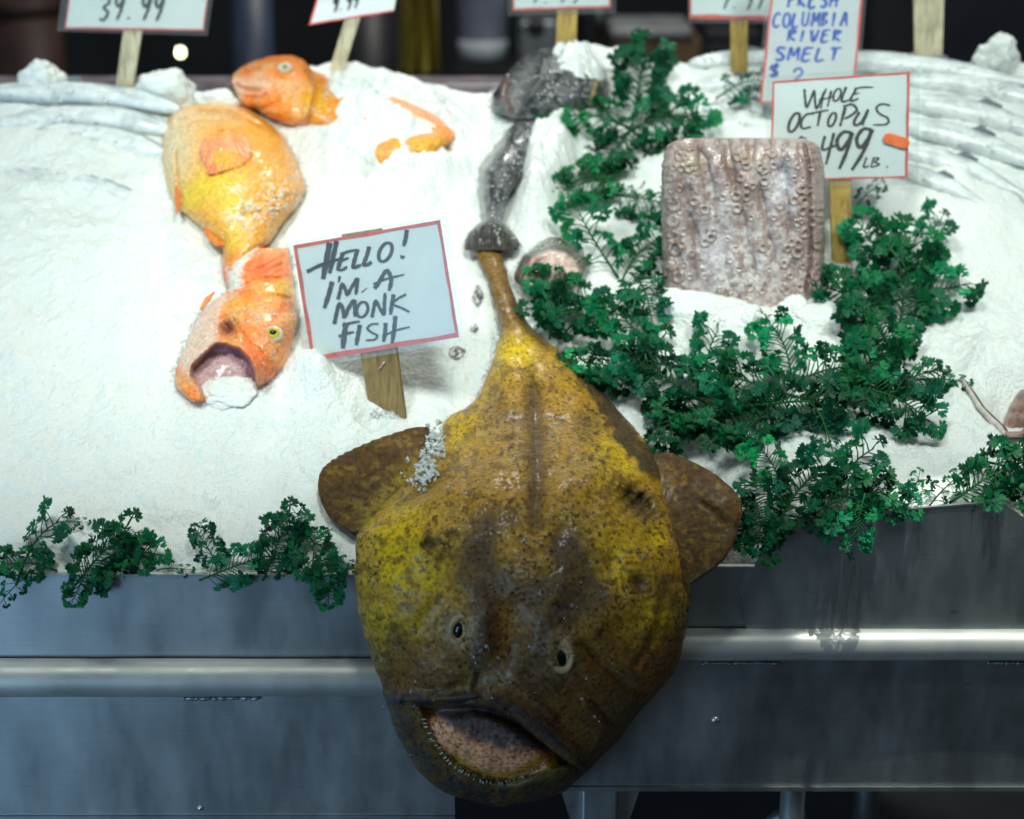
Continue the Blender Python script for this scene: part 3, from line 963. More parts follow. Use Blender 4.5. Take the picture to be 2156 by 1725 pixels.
def mk_color(X, Y):
    c = np.empty(X.shape + (3,)); c[:] = (0.335, 0.185, 0.018)
    n1, n2, n3 = fbm(X, Y, 60, 4, 101), fbm(X, Y, 22, 4, 111), fbm(X, Y, 7, 3, 121)
    YEL, OLV, DRK, BRN = (0.56, 0.37, 0.008), (0.20, 0.15, 0.02), (0.055, 0.040, 0.022), (0.150, 0.066, 0.022)
    c = mixc(c, (0.36, 0.22, 0.05), sstep(0.45, 0.65, n1) * 0.6)
    ye = (0.9 * gauss(X, Y, 1072, 742, 60, 40) + 1.0 * gauss(X, Y, 850, 1120, 70, 55) + 0.9 * gauss(X, Y, 860, 1210, 90, 40) + 0.9 * gauss(X, Y, 830, 1310, 60, 40)
          + 1.0 * gauss(X, Y, 1385, 1125, 26, 40) + 0.8 * gauss(X, Y, 1300, 1170, 50, 70) + 0.7 * gauss(X, Y, 1310, 960, 60, 80) + 0.6 * gauss(X, Y, 960, 900, 40, 60) + 0.7 * gauss(X, Y, 1395, 1300, 40, 50)
          + 0.5 * gauss(X, Y, 1000, 800, 25, 60))
    c = mixc(c, YEL, 1.15 * ye * (0.40 + 1.1 * n2))
    # tail stalk
    c = mixc(c, (0.17, 0.095, 0.022), 1 - sstep(660, 730, Y))
    c = mixc(c, DRK, 0.7 * line(X, Y, [(1085, 640), (1110, 690), (1150, 730)], 9))
    # dark flanks to the right
    c = mixc(c, DRK, 0.95 * sstep(0.42, 0.60, n2 * 0.5 + 0.55 * line(X, Y, [(1225, 775), (1275, 850), (1330, 930), (1380, 985)], 26)))
    c = mixc(c, DRK, 0.55 * line(X, Y, [(1390, 1240), (1440, 1300), (1420, 1400)], 30))
    # dark spine stripe and blotches
    c = mixc(c, (0.085, 0.055, 0.028), 0.9 * line(X, Y, [(1122, 820), (1126, 900), (1130, 1000), (1124, 1090)], 17 + 9 * n2))
    c = mixc(c, (0.12, 0.075, 0.03), 0.6 * line(X, Y, [(1050, 860), (1075, 880), (1110, 870)], 30) * (0.5 + n2) + 0.7 * gauss(X, Y, 1235, 890, 36, 28))
    bl = line(X, Y, [(1030, 1105), (1015, 1160), (985, 1215), (1040, 1230)], 46) + line(X, Y, [(1040, 1240), (1100, 1260), (1160, 1240)], 30) + line(X, Y, [(1190, 1150), (1215, 1205), (1240, 1250), (1180, 1280), (1150, 1330)], 44) + 0.8 * line(X, Y, [(1020, 1290), (1015, 1380)], 30)
    c = mixc(c, (0.078, 0.054, 0.036), 0.92 * sstep(0.15, 0.95, bl * (0.45 + 1.1 * n1)))
    # face browns
    face = sstep(1200, 1400, Y + 0.22 * np.abs(X - 1090) * -1 + 80 * (n1 - 0.5))
    c = mixc(c, BRN, 0.92 * face)
    c = mixc(c, (0.075, 0.045, 0.026), 0.6 * face * sstep(.48, .66, n1))
    c = mixc(c, (0.27, 0.125, 0.022), 0.85 * gauss(X, Y, 1075, 1320, 36, 64) + 0.5 * gauss(X, Y, 910, 1390, 50, 50) + 0.8 * gauss(X, Y, 1000, 1470, 30, 18) * 0.6)
    c = mixc(c, (0.30, 0.17, 0.02), 0.7 * gauss(X, Y, 970, 1425, 22, 34, 30) * sstep(0.4, 0.55, n2))
    c = mixc(c, (0.36, 0.22, 0.015), 0.65 * line(X, Y, [(800, 1330), (860, 1300), (900, 1290)], 20) + 0.5 * gauss(X, Y, 800, 1380, 20, 40))
    c = mixc(c, (0.105, 0.085, 0.075), 0.6 * line(X, Y, [(1010, 1300), (1005, 1400)], 24) + 0.6 * line(X, Y, [(1165, 1290), (1140, 1390)], 26))
    c = mixc(c, (0.25, 0.21, 0.15), 0.65 * gauss(X, Y, 1045, 1430, 44, 30) * (0.4 + n2) + 0.4 * gauss(X, Y, 1096, 1212, 46, 40))
    # eye surrounds
    for ex, ey, rt in ((970, 1327, 12), (1180, 1378, -6)):
        c = mixc(c, (0.40, 0.29, 0.14), 0.95 * gauss(X, Y, ex + 2, ey - 3, 28, 42, rt))
    # lips and mouth
    c = mixc(c, (0.050, 0.048, 0.052), 0.9 * line(X, Y, LIP_L + LIP_R, 15))
    c = mixc(c, (0.02, 0.018, 0.018), .9 * line(X, Y, SLIT_L, 4) + .7 * line(X, Y, SLIT_R, 4))
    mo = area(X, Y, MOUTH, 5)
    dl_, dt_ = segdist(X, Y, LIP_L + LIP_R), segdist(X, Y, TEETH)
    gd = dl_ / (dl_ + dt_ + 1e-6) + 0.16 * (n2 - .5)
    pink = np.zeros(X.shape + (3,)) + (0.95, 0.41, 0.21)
    pink = mixc(pink, (0.15, 0.105, 0.095), 1 - sstep(0.46, 0.68, gd))  # lining darkens towards the upper lip, shade put into the colour
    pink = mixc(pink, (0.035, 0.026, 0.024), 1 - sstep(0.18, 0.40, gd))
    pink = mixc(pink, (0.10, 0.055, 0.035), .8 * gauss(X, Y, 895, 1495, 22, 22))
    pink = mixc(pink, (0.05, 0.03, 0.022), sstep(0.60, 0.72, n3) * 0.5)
    low = sstep(0, 12, segdist(X, Y, TEETH)) * (1 - sstep(12, 34, segdist(X, Y, TEETH)))
    pink = mixc(pink, (0.40, 0.21, 0.015), low * sstep(920, 960, X) * sstep(1560, 1600, Y))
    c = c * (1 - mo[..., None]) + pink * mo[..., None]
    rim = line(X, Y, LOWLIP, 26) * (1 - mo)
    c = mixc(c, (0.050, 0.044, 0.036), 0.9 * rim)
    c = mixc(c, (0.14, 0.105, 0.022), 0.8 * line(X, Y, [(880, 1500), (905, 1560), (960, 1618), (1040, 1648), (1120, 1640), (1190, 1625)], 10))
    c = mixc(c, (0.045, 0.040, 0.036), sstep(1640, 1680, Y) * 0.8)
    c = mixc(c, (0.07, 0.055, 0.03), 0.8 * line(X, Y, [(1345, 1500), (1300, 1560), (1240, 1620)], 40) * sstep(0.35, 0.6, n1 + 0.2))
    # shade inside the gill pocket and breathing holes, put into the colour
    c = mixc(c, (0.035, 0.030, 0.018), 1.15 * gauss(X, Y, 1347, 1058, 56, 28, 40) + 1.0 * gauss(X, Y, 906, 1146, 19, 17) + 0.95 * gauss(X, Y, 1346, 1228, 19, 20) + 0.6 * gauss(X, Y, 878, 1040, 42, 7, -32))
    # pigment flecks
    fl = sstep(0.60, 0.70, fbm(X, Y, 8, 3, 131)) * sstep(0.40, 0.6, n1)
    c = mixc(c, (0.085, 0.045, 0.014), 0.85 * fl * sstep(780, 860, Y) * (1 - mo))
    fl = sstep(0.56, 0.66, fbm(X, Y, 20, 4, 141))
    c = mixc(c, (0.13, 0.075, 0.018), 0.65 * fl * sstep(700, 800, Y) * (1 - mo))
    return c * (1.22 - .06 * sstep(1180, 1400, Y))[..., None]

mk_o = base_monk(np.array([1100.0]), np.array([1150.0]))[0][0]
MONK = thing('monkfish', 'big olive brown monkfish draped over the counter edge with open toothy mouth', 'monkfish', mk_o)
relief('body', MK_ROWS, base_monk, MK_H, M_MONK, MONK, mk_detail, mk_color, n=320, m=520, power=2.6, root=0.62, under=0.25, jag=4.5, seed=5, jagscale=30)

# fins
def fin_color(X, Y):
    c = np.empty(X.shape + (3,)); c[:] = (0.100, 0.050, 0.012)
    n1, n2 = fbm(X, Y, 40, 4, 201), fbm(X, Y, 12, 4, 211)
    c = mixc(c, (0.085, 0.045, 0.016), sstep(0.4, 0.65, n1))
    c = mixc(c, (0.24, 0.15, 0.02), 0.5 * sstep(0.5, 0.7, n2))
    c = mixc(c, (0.34, 0.24, 0.02), 0.6 * line(X, Y, [(880, 985), (830, 1040), (780, 1090)], 28) + 0.35 * line(X, Y, [(1380, 1000), (1400, 1160)], 20))
    c = mixc(c, (0.05, 0.028, 0.012), .7 * sstep(.55, .68, fbm(X, Y, 7, 3, 221)))
    return c
def fin_detail(ox, oy, k):
    def f(X, Y):
        an = np.arctan2(Y - oy, X - ox)
        r = np.hypot(X - ox, Y - oy)
        return (0.00028 * np.sin(an * k * 1.5 + 2.5 * fbm(X, Y, 30, 2, 220)) * sstep(25, 80, r) + 0.004 * (fbm(X, Y, 55, 3, 230) - 0.5)
                - 0.004 * line(X, Y, [(1478, 1060), (1510, 1080), (1530, 1110)], 5) + 0.003 * line(X, Y, [(1490, 1050), (1525, 1075), (1545, 1100)], 7)
                - 0.003 * line(X, Y, [(700, 1090), (735, 1070)], 5))
    return f
LF = [(899, 876, 900), (904, 856, 906), (912, 832, 914), (925, 792, 922), (940, 757, 922), (955, 724, 920), (970, 698, 915), (985, 680, 905), (1000, 672, 893), (1020, 669, 872), (1040, 671, 852), (1060, 677, 832), (1080, 687, 812), (1100, 704, 790), (1113, 724, 770), (1121, 738, 752)]
LFs = []
for y in np.linspace(899, 1121, 112):
    a = np.array(LF); l, r = np.interp(y, a[:, 0], a[:, 1]), np.interp(y, a[:, 0], a[:, 2])
    if y < 990:
        l += 7.0 * (abs(math.sin((y - 899) * math.pi / 8.2)) * -1 + 0.5) * min(1, (990 - y) / 30)
    LFs.append((y, l, r))
relief('pectoral_fin', LFs, base_ice(0.016), [(899, .004), (1000, .008), (1121, .008)], M_FIN, MONK, fin_detail(880, 1080, 36), fin_color, n=110, m=112, power=4, root=0.5, under=0.7, smooth=False)
RF = [(953, 1392, 1411), (958, 1374, 1425), (965, 1364, 1442), (980, 1358, 1475), (1000, 1356, 1508), (1020, 1356, 1532), (1040, 1357, 1552), (1060, 1358, 1564), (1080, 1360, 1564), (1100, 1364, 1559), (1120, 1370, 1554), (1150, 1382, 1543), (1180, 1396, 1524), (1200, 1408, 1502), (1215, 1420, 1480), (1229, 1432, 1456)]
def base_rfin(PX, PY):
    P0, n_ = base_monk(PX, PY, 0.0)
    return base_monk(PX, PY, 0.0)[0] - ray(PX, PY) * (0.000 + 0.050 * sstep(1385, 1560, PX))[..., None], n_
relief('pectoral_fin', RF, base_rfin, [(953, .004), (1060, .008), (1229, .009)], M_FIN, MONK, fin_detail(1380, 1130, 26), fin_color, n=110, m=130, power=4, root=0.5, under=0.7, jag=2.0, seed=31)

_mkt = np.linspace(506, 1699, 520)
_mkh = np.interp(_mkt, np.array(MK_H)[:, 0], np.array(MK_H)[:, 1])
_kh = np.hanning(57); _kh /= _kh.sum()
_mkh = np.convolve(np.concatenate([np.full(28, _mkh[0]), _mkh, np.full(28, _mkh[-1])]), _kh, 'valid')
# point on the monkfish surface, for eyes, teeth and clinging ice
def mk_surface(px, py, extra=0.0):
    px, py = np.atleast_1d(np.asarray(px, float)), np.atleast_1d(np.asarray(py, float))
    a = np.array(MK_ROWS)
    L, R = np.interp(py, a[:, 0], a[:, 1]), np.interp(py, a[:, 0], a[:, 2])
    s = np.clip((px - (L + R) / 2) / ((R - L) / 2), -0.99, 0.99)
    hh = np.interp(py, _mkt, _mkh) * (1 - np.abs(s) ** 2.6) ** 0.62
    h = hh + mk_detail(px, py) * (1 - np.abs(s) ** 6)
    P0, n_ = base_monk(px, py)
    d = ray(px, py)
    k = np.clip(-(d * n_).sum(-1), 0.3, 1)
    return P0 - d * ((h + extra) / k)[..., None], n_

PXM = 0.00054
def ellipsoid(center, ax, ay, az, n1_=18, n2_=12):
    """ax, ay, az: half axes as vectors"""
    vs_, fs_ = [], []
    for i in range(n2_ + 1):
        th = math.pi * i / n2_
        for j in range(n1_):
            ph = 2 * math.pi * j / n1_
            vs_.append(np.asarray(center) + np.asarray(ax) * math.sin(th) * math.cos(ph) + np.asarray(ay) * math.sin(th) * math.sin(ph) + np.asarray(az) * math.cos(th))
    for i in range(n2_):
        for j in range(n1_):
            fs_.append((i * n1_ + j, (i + 1) * n1_ + j, (i + 1) * n1_ + (j + 1) % n1_, i * n1_ + (j + 1) % n1_))
    return vs_, fs_

def eye(parent, center, nrm, w_, h_, dep, tilt, mat, name='eye'):
    nrm = np.asarray(nrm) / np.linalg.norm(nrm)
    xa_ = np.cross((0, 0, 1), nrm); xa_ = xa_ / np.linalg.norm(xa_)
    ya_ = np.cross(nrm, xa_)
    c_, s_ = math.cos(math.radians(tilt)), math.sin(math.radians(tilt))
    ax, ay = (xa_ * c_ + ya_ * s_), (-xa_ * s_ + ya_ * c_)
    v_, f_ = ellipsoid(center, ax * w_, ay * h_, nrm * dep)
    return mesh_obj(name, v_, f_, mat, parent)

for ex, ey, w_, h_, tl in ((968, 1328, 12, 21, -12), (1181, 1384, 14, 24, 8)):
    P, n_ = mk_surface(ex, ey, 0.0)
    e = eye(MONK, P[0], n_[0], w_ * PXM, h_ * PXM, 0.0042, tl, M_PUPIL)
# eyelid rings: soft pale tori round the pupils
M_LID = plain('pale_eyelid', (0.43, 0.31, 0.16), 0.35, 0, 150, 0.3, 0.0006)
for ex, ey, w_, h_, tl in ((969, 1326, 19, 29, 12), (1181, 1378, 22, 35, -8)):
    P, n_ = mk_surface(ex, ey, 0.0015)
    n_ = n_[0]
    xa_ = np.cross((0, 0, 1), n_); xa_ /= np.linalg.norm(xa_); ya_ = np.cross(n_, xa_)
    c_, s_ = math.cos(math.radians(tl)), math.sin(math.radians(tl))
    ringp = []
    for k in range(33):
        an = 2 * math.pi * k / 32
        u_, v_ = w_ * PXM * math.cos(an), h_ * PXM * math.sin(an)
        ringp.append(P[0] + xa_ * (u_ * c_ + v_ * s_) + ya_ * (-u_ * s_ + v_ * c_))
    m = MB(); m.tube(ringp, [0.0040 + 0.0006 * math.sin(2 * math.pi * 3 * k / 32) for k in range(33)], 8); m.build('eyelid', M_LID, MONK, True)
# teeth
tp = np.array(TEETH, float)
seg = np.concatenate([[0], np.cumsum(np.hypot(*np.diff(tp, axis=0).T))])
for k in range(34):
    u = seg[-1] * (k + 0.5 + random.uniform(-.3, .3)) / 34
    tx, ty = np.interp(u, seg, tp[:, 0]), np.interp(u, seg, tp[:, 1])
    tx, ty = tx + random.uniform(-3, 3), ty + random.uniform(-3, 3)
    P, n_ = mk_surface(tx, ty, 0.0)
    c0 = np.array([1020.0, 1540.0]); dv = c0 - (tx, ty); dv = dv / np.linalg.norm(dv)
    P2, _ = mk_surface(tx, ty, 0.004)
    q = P2[0]
    rad = random.uniform(0.0008, 0.0015)
    ln = random.uniform(0.003, 0.0065)
    d = np.array([dv[0] * 0.45, -0.55, -dv[1] * 0.25 + 0.35]); d /= np.linalg.norm(d)
    m = MB(); m.tube([q - d * 0.004, q, q + d * ln * .6, q + d * ln], [rad, rad * .95, rad * .7, rad * .2], 7); m.build('tooth', M_TOOTH, MONK, True)

# clinging ice on the monkfish
def lump(name, label, cat, rows, base, h, mat=None, seed=0, amp=0.003, group=None, power=2.2, jag=5, scale=14):
    t_ = None
    det = lambda X, Y: amp * (fbm(X, Y, scale, 4, 300 + seed) - 0.45) * 2
    o = relief(name, rows, base, [(rows[0][0], h * .4), ((rows[0][0] + rows[-1][0]) / 2, h), (rows[-1][0], h * .3)], mat or M_SNOW, None, det, None, n=60, power=power, root=0.6, under=0.8, jag=jag, seed=seed, jagscale=6)
    return tag(o, label, cat, group)

def base_on_monk(PX, PY):
    P_, n_ = mk_surface(PX.ravel(), PY.ravel(), 0.001)
    return P_.reshape(PX.shape + (3,)), n_.reshape(PX.shape + (3,))
def chips(pts, nrms, sizes, seed):
    r_ = np.random.default_rng(seed)
    m_ = MB()
    for p_, n_, s_ in zip(pts, nrms, sizes):
        base_ = r_.normal(size=(6, 3)); base_ /= np.linalg.norm(base_, axis=1, keepdims=True)
        oc = np.array([(1, 0, 0), (-1, 0, 0), (0, 1, 0), (0, -1, 0), (0, 0, 1), (0, 0, -1)], float)
        oc = oc * r_.uniform(0.5, 1.2, (6, 1)) + base_ * 0.3
        ax = r_.normal(size=3); ax /= np.linalg.norm(ax)
        R_ = np.array(Matrix.Rotation(r_.uniform(0, 6.28), 3, Vector(ax)))
        vs_ = p_ + (oc @ R_.T) * s_ + n_ * s_ * 0.3
        m_.add(vs_, [(0, 2, 4), (2, 1, 4), (1, 3, 4), (3, 0, 4), (2, 0, 5), (1, 2, 5), (3, 1, 5), (0, 3, 5)])
    return m_
r_ = np.random.default_rng(17)
cl_ = []
for (cx_, cy_, sx_, sy_, k_) in ((920, 925, 9, 12, 40), (908, 955, 12, 14, 60), (895, 985, 14, 12, 60), (890, 1010, 16, 12, 50), (905, 1000, 10, 8, 30), (930, 945, 6, 8, 20)):
    cl_ += [(cx_ + r_.normal() * sx_, cy_ + r_.normal() * sy_) for _ in range(k_)]
cl_ = np.array(cl_)
P, n_ = mk_surface(cl_[:, 0], cl_[:, 1], 0.001)
P = P + n_ * r_.uniform(0, .006, len(P))[:, None] - ray(cl_[:, 0], cl_[:, 1]) * 0.004
o = chips(P, n_, r_.uniform(0.0012, 0.0060, len(P)) * r_.uniform(.5, 1, len(P)), 18).build('ice_clump', M_WET)
tag(o, 'clump of clear crushed ice lodged behind the left fin of the monkfish', 'ice', kind='stuff')
r_ = np.random.default_rng(11)
cp = []
for cx_, cy_, rr_, k_ in ((720, 1030, 45, 0), (1000, 1370, 26, 14), (1170, 1290, 70, 10), (1100, 1000, 200, 14), (820, 1380, 14, 5), (1060, 1440, 60, 10), (880, 1290, 40, 6), (1250, 1450, 90, 8), (1040, 640, 22, 3), (900, 1490, 70, 8), (1330, 1150, 60, 10), (1120, 1180, 90, 8)):
    for _ in range(k_):
        cp.append((cx_ + r_.normal() * rr_ * .7, cy_ + r_.normal() * rr_ * .7))
cp = np.array(cp)
P, n_ = mk_surface(cp[:, 0], cp[:, 1], 0.0006)
o = chips(P, n_, r_.uniform(0.0012, 0.0034, len(cp)), 12).build('ice_flecks', M_CHIP)
tag(o, 'tiny glassy ice flecks clinging to the monkfish skin', 'ice', kind='stuff')

import bmesh
from mathutils import noise as mnoise
def snow_heap(label, px, py, rx, ry, hz, seed, dz=0.0, base=None, group=None, name='ice_lump', rough=1.0, mat=None):
    # a lump of packed crushed ice: spheroid with clumpy, grainy relief; sizes in picture units, hz in metres
    c = on_slope(float(px), float(py), dz) if base is None else base
    mpp = np.linalg.norm(c - CAM) / F
    bm = bmesh.new()
    bmesh.ops.create_icosphere(bm, subdivisions=5, radius=1.0)
    vs_ = np.array([v.co[:] for v in bm.verts]); fs_ = [tuple(v.index for v in f.verts) for f in bm.faces]
    bm.free()
    out = []
    for v in vs_:
        q = Vector(v) * 1.3 + Vector((seed * 7.7, seed * 3.1, 0))
        k = 1 + rough * (.42 * (mnoise.noise(q) ) + .22 * mnoise.noise(q * 2.3) + .09 * mnoise.noise(q * 5.5) + .035 * mnoise.noise(q * 15))
        out.append(v * k)
    out = np.array(out)
    up_ = np.cross(RT, ICE_N); up_ = up_ if up_[2] > 0 else -up_
    P_ = c + out[:, :1] * RT * rx * mpp + out[:, 1:2] * up_ * ry * mpp / .76 + out[:, 2:3] * ICE_N * hz
    o_ = mesh_obj(name, P_, fs_, mat or M_SNOW)
    return tag(o_, label, 'ice', group)

# ------------------------------------------------------------------ orange rockfish
def Z1(x, y): return x * .32, y * .32
def Z2(x, y): return 603.7 + x * .32, y * .32
def Z3(x, y): return 1293.6 + x * .4, y * .4
def Z4(x, y): return 301.8 + x * .32, 431.2 + y * .32
def Z5(x, y): return 948.6 + x * .32, 448.4 + y * .32
def zr(Z, rows):
    return [(Z(0, y)[1], Z(l, 0)[0], Z(r, 0)[0]) for y, l, r in rows]
def zp(Z, pts):
    return [Z(x, y) for x, y in pts]

# front fish, mouth agape
FR = zr(Z4, [(285, 560, 940), (300, 530, 960), (340, 518, 968), (440, 522, 978), (500, 530, 988), (545, 560, 992), (580, 540, 996), (620, 490, 1002), (660, 430, 1006), (700, 380, 1010), (760, 345, 1015), (820, 320, 1004), (900, 285, 985),
             (960, 260, 970), (1000, 245, 958), (1060, 225, 930), (1100, 212, 895), (1150, 205, 850), (1190, 208, 790), (1215, 218, 700), (1245, 245, 560), (1275, 285, 430), (1297, 322, 400)])
F_MOUTH = zp(Z4, [(480, 915), (540, 918), (630, 950), (690, 1010), (730, 1090), (750, 1190), (700, 1260), (560, 1300), (440, 1310), (400, 1250), (372, 1190), (318, 1130), (322, 1060), (400, 985)])
F_PALE = zp(Z4, [(585, 590), (520, 650), (490, 760), (490, 890), (400, 975), (325, 1060), (300, 1130), (270, 1120), (235, 1020), (280, 900), (320, 780), (400, 660)])
def fr_detail(X, Y):
    h = 0.002 * (fbm(X, Y, 30, 3, 400) - .5)
    h = h - 0.020 * area(X, Y, F_MOUTH, 6)
    h = h + 0.008 * line(X, Y, zp(Z4, [(490, 925), (620, 935), (710, 1010), (765, 1120), (765, 1190)]), 9)
    h = h + 0.007 * line(X, Y, zp(Z4, [(480, 900), (380, 980), (280, 1080), (235, 1180), (310, 1280), (380, 1285)]), 9)
    h = h - 0.016 * gauss(X, Y, *Z4(552, 812), 20, 19)
    h = h + 0.006 * gauss(X, Y, *Z4(855, 855), 34, 30) - 0.004 * gauss(X, Y, *Z4(855, 855), 17, 15)
    h = h - 0.004 * line(X, Y, zp(Z4, [(560, 610), (700, 605), (850, 600), (990, 625)]), 5)
    h = h - 0.005 * line(X, Y, zp(Z4, [(570, 590), (640, 545), (760, 490), (900, 485)]), 4)
    h = h - 0.003 * line(X, Y, zp(Z4, [(600, 770), (680, 900), (760, 960), (830, 1050)]), 5)
    h = h + 0.0015 * np.sin((X * .5 + Y) / 2.2) * gauss(X, Y, *Z4(800, 400), 40, 26)
    return h
def fr_color(X, Y):
    c = np.empty(X.shape + (3,)); c[:] = (0.92, 0.25, 0.045)
    n1, n2, n3 = fbm(X, Y, 26, 4, 411), fbm(X, Y, 9, 4, 412), fbm(X, Y, 4, 3, 413)
    c = mixc(c, (0.92, 0.38, 0.11), sstep(0.42, 0.65, n1))
    c = mixc(c, (0.85, 0.17, 0.045), 0.9 * gauss(X, Y, *Z4(760, 410), 60, 26) + 0.8 * line(X, Y, zp(Z4, [(530, 320), (540, 500), (590, 570)]), 12) + 0.7 * line(X, Y, zp(Z4, [(700, 960), (800, 1080), (800, 1190)]), 18))
    c = mixc(c, (0.82, 0.46, 0.03), 0.95 * gauss(X, Y, *Z4(920, 550), 34, 16) + 0.5 * gauss(X, Y, *Z4(640, 660), 30, 20))
    c = mixc(c, (0.80, 0.78, 0.72), sstep(0.35, 0.5, 0.55 * n2 + 0.35 * line(X, Y, zp(Z4, [(690, 300), (620, 400), (600, 530)]), 16)) * line(X, Y, zp(Z4, [(720, 290), (620, 400), (600, 530)]), 26))
    c = mixc(c, (0.82, 0.62, 0.50), 0.9 * area(X, Y, F_PALE, 10))
    c = mixc(c, (0.80, 0.66, 0.52), 0.55 * gauss(X, Y, *Z4(790, 740), 34, 14) * sstep(0.45, 0.6, n3 * .6 + n2 * .4))
    c = mixc(c, (0.80, 0.40, 0.22), 0.8 * gauss(X, Y, *Z4(855, 855), 32, 26))
    c = c * (0.82 + 0.34 * fbm(X, Y, 3.4, 2, 417))[..., None]
    c = mixc(c, (0.10, 0.015, 0.02), 1.1 * gauss(X, Y, *Z4(552, 812), 19, 18) * (0.55 + 0.7 * n2))
    mo = area(X, Y, F_MOUTH, 4)
    inn = np.empty(X.shape + (3,)); inn[:] = (0.52, 0.33, 0.35)
    inn = mixc(inn, (0.30, 0.12, 0.16), line(X, Y, zp(Z4, [(500, 930), (600, 955), (680, 1030), (735, 1170)]), 14))
    c = c * (1 - mo[..., None]) + inn * mo[..., None]
    c = mixc(c, (0.75, 0.40, 0.28), 0.8 * line(X, Y, zp(Z4, [(400, 985), (318, 1070), (300, 1150), (370, 1220)]), 5))
    c = mixc(c, (0.25, 0.03, 0.02), 0.8 * line(X, Y, zp(Z4, [(705, 1190), (722, 1150)]), 3) + 0.8 * gauss(X, Y, *Z4(805, 1165), 4, 8) + 0.6 * sstep(0.62, 0.7, n2) * gauss(X, Y, *Z4(850, 1000), 26, 40))
    return c
FRONT = thing('rockfish', 'orange rockfish with gaping mouth full of ice beside the monkfish sign', 'rockfish', on_slope(*Z4(650, 800)))
relief('body', FR, base_ice(0.004), [(FR[0][0], .024), (620, .044), (680, .050), (760, .046), (820, .030), (FR[-1][0], .012)], M_ROCK, FRONT, fr_detail, fr_color, n=190, m=190, power=2.4, root=0.6, under=0.5, jag=1.6, seed=41)
def relief_surface(px, py, rows, H, dz, power=2.4, root=0.6, detail=None, extra=0):
    a = np.array(rows); L, R = np.interp(py, a[:, 0], a[:, 1]), np.interp(py, a[:, 0], a[:, 2])
    s = (px - (L + R) / 2) / ((R - L) / 2)
    h = np.interp(py, np.array(H)[:, 0], np.array(H)[:, 1]) * (1 - abs(s) ** power) ** root
    if detail:
        h = h + float(detail(np.array([px], float), np.array([py], float))[0])
    d = ray(px, py); k = -(d @ ICE_N)
    return on_slope(px, py, dz) - d * ((h + extra) / k), -d
FH = [(FR[0][0], .024), (620, .044), (680, .050), (760, .046), (820, .030), (FR[-1][0], .012)]
P, n_ = relief_surface(*Z4(855, 853), FR, FH, 0.004, detail=fr_detail)
nrm = ICE_N * 0.5 + n_ * 0.5
e = eye(FRONT, P, nrm, 0.0125, 0.0115, 0.0060, 0, M_EYE_P)
eye(e, P + nrm * 0.0018, nrm, 0.0098, 0.0088, 0.0055, 0, M_EYE_Y, 'iris')
eye(e, P + nrm * 0.0040, nrm, 0.0058, 0.0046, 0.0045, 0, M_PUPIL, 'pupil')
# cheek spike
fa = [on_slope(*Z4(x, y), dz) for x, y, dz in ((372, 690, .035), (410, 620, .038), (470, 578, .036), (440, 630, .034), (385, 700, .033))]
m = MB(); m.prism(fa, ICE_N * 0.003); m.build('fin_spine', plain('orange_fin', (0.85, 0.33, 0.12), 0.4, 0, 120, 0.2), FRONT)
# ice packed in its mouth
def base_const(dz):
    return base_ice(dz)
snow_heap('ball of crushed ice packed inside the open orange mouth', *Z4(560, 1215), 62, 40, .010, 3, .012, name='ice_plug', rough=.6)

# middle fish, belly towards us, head up
MR = zr(Z1, [(682, 1330, 1480), (695, 1200, 1570), (712, 1140, 1630), (760, 1108, 1700), (820, 1086, 1790), (900, 1070, 1870), (1000, 1062, 1925), (1100, 1074, 1970), (1200, 1098, 2008), (1250, 1110, 2014), (1300, 1130, 1992), (1370, 1165, 1958),
             (1420, 1225, 1905), (1480, 1305, 1852), (1540, 1360, 1820), (1600, 1440, 1780), (1650, 1470, 1700), (1700, 1464, 1640), (1760, 1470, 1620), (1800, 1500, 1600)])
def mr_detail(X, Y):
    h = 0.002 * (fbm(X, Y, 34, 3, 500) - .5)
    h = h - 0.005 * line(X, Y, zp(Z1, [(1310, 720), (1500, 735), (1650, 790), (1800, 860)]), 5) + 0.004 * line(X, Y, zp(Z1, [(1310, 700), (1500, 710), (1660, 760), (1800, 830)]), 8)
    h = h - 0.004 * line(X, Y, zp(Z1, [(1160, 800), (1300, 780), (1450, 790)]), 4)
    h = h - 0.005 * line(X, Y, zp(Z1, [(1155, 1000), (1165, 1150), (1190, 1300)]), 4)
    h = h + 0.005 * gauss(X, Y, *Z1(1480, 1010), 54, 40) + 0.0012 * np.sin((X + Y * .3) / 2.0) * gauss(X, Y, *Z1(1480, 1030), 50, 36)
    h = h - 0.004 * line(X, Y, zp(Z1, [(1350, 1150), (1450, 1140), (1600, 1100), (1650, 1020)]), 4)
    h = h + 0.003 * sstep(0.55, 0.7, fbm(X, Y, 7, 3, 510)) * (gauss(X, Y, *Z1(1800, 1330), 50, 60) + gauss(X, Y, *Z1(1600, 1390), 34, 20))
    return h
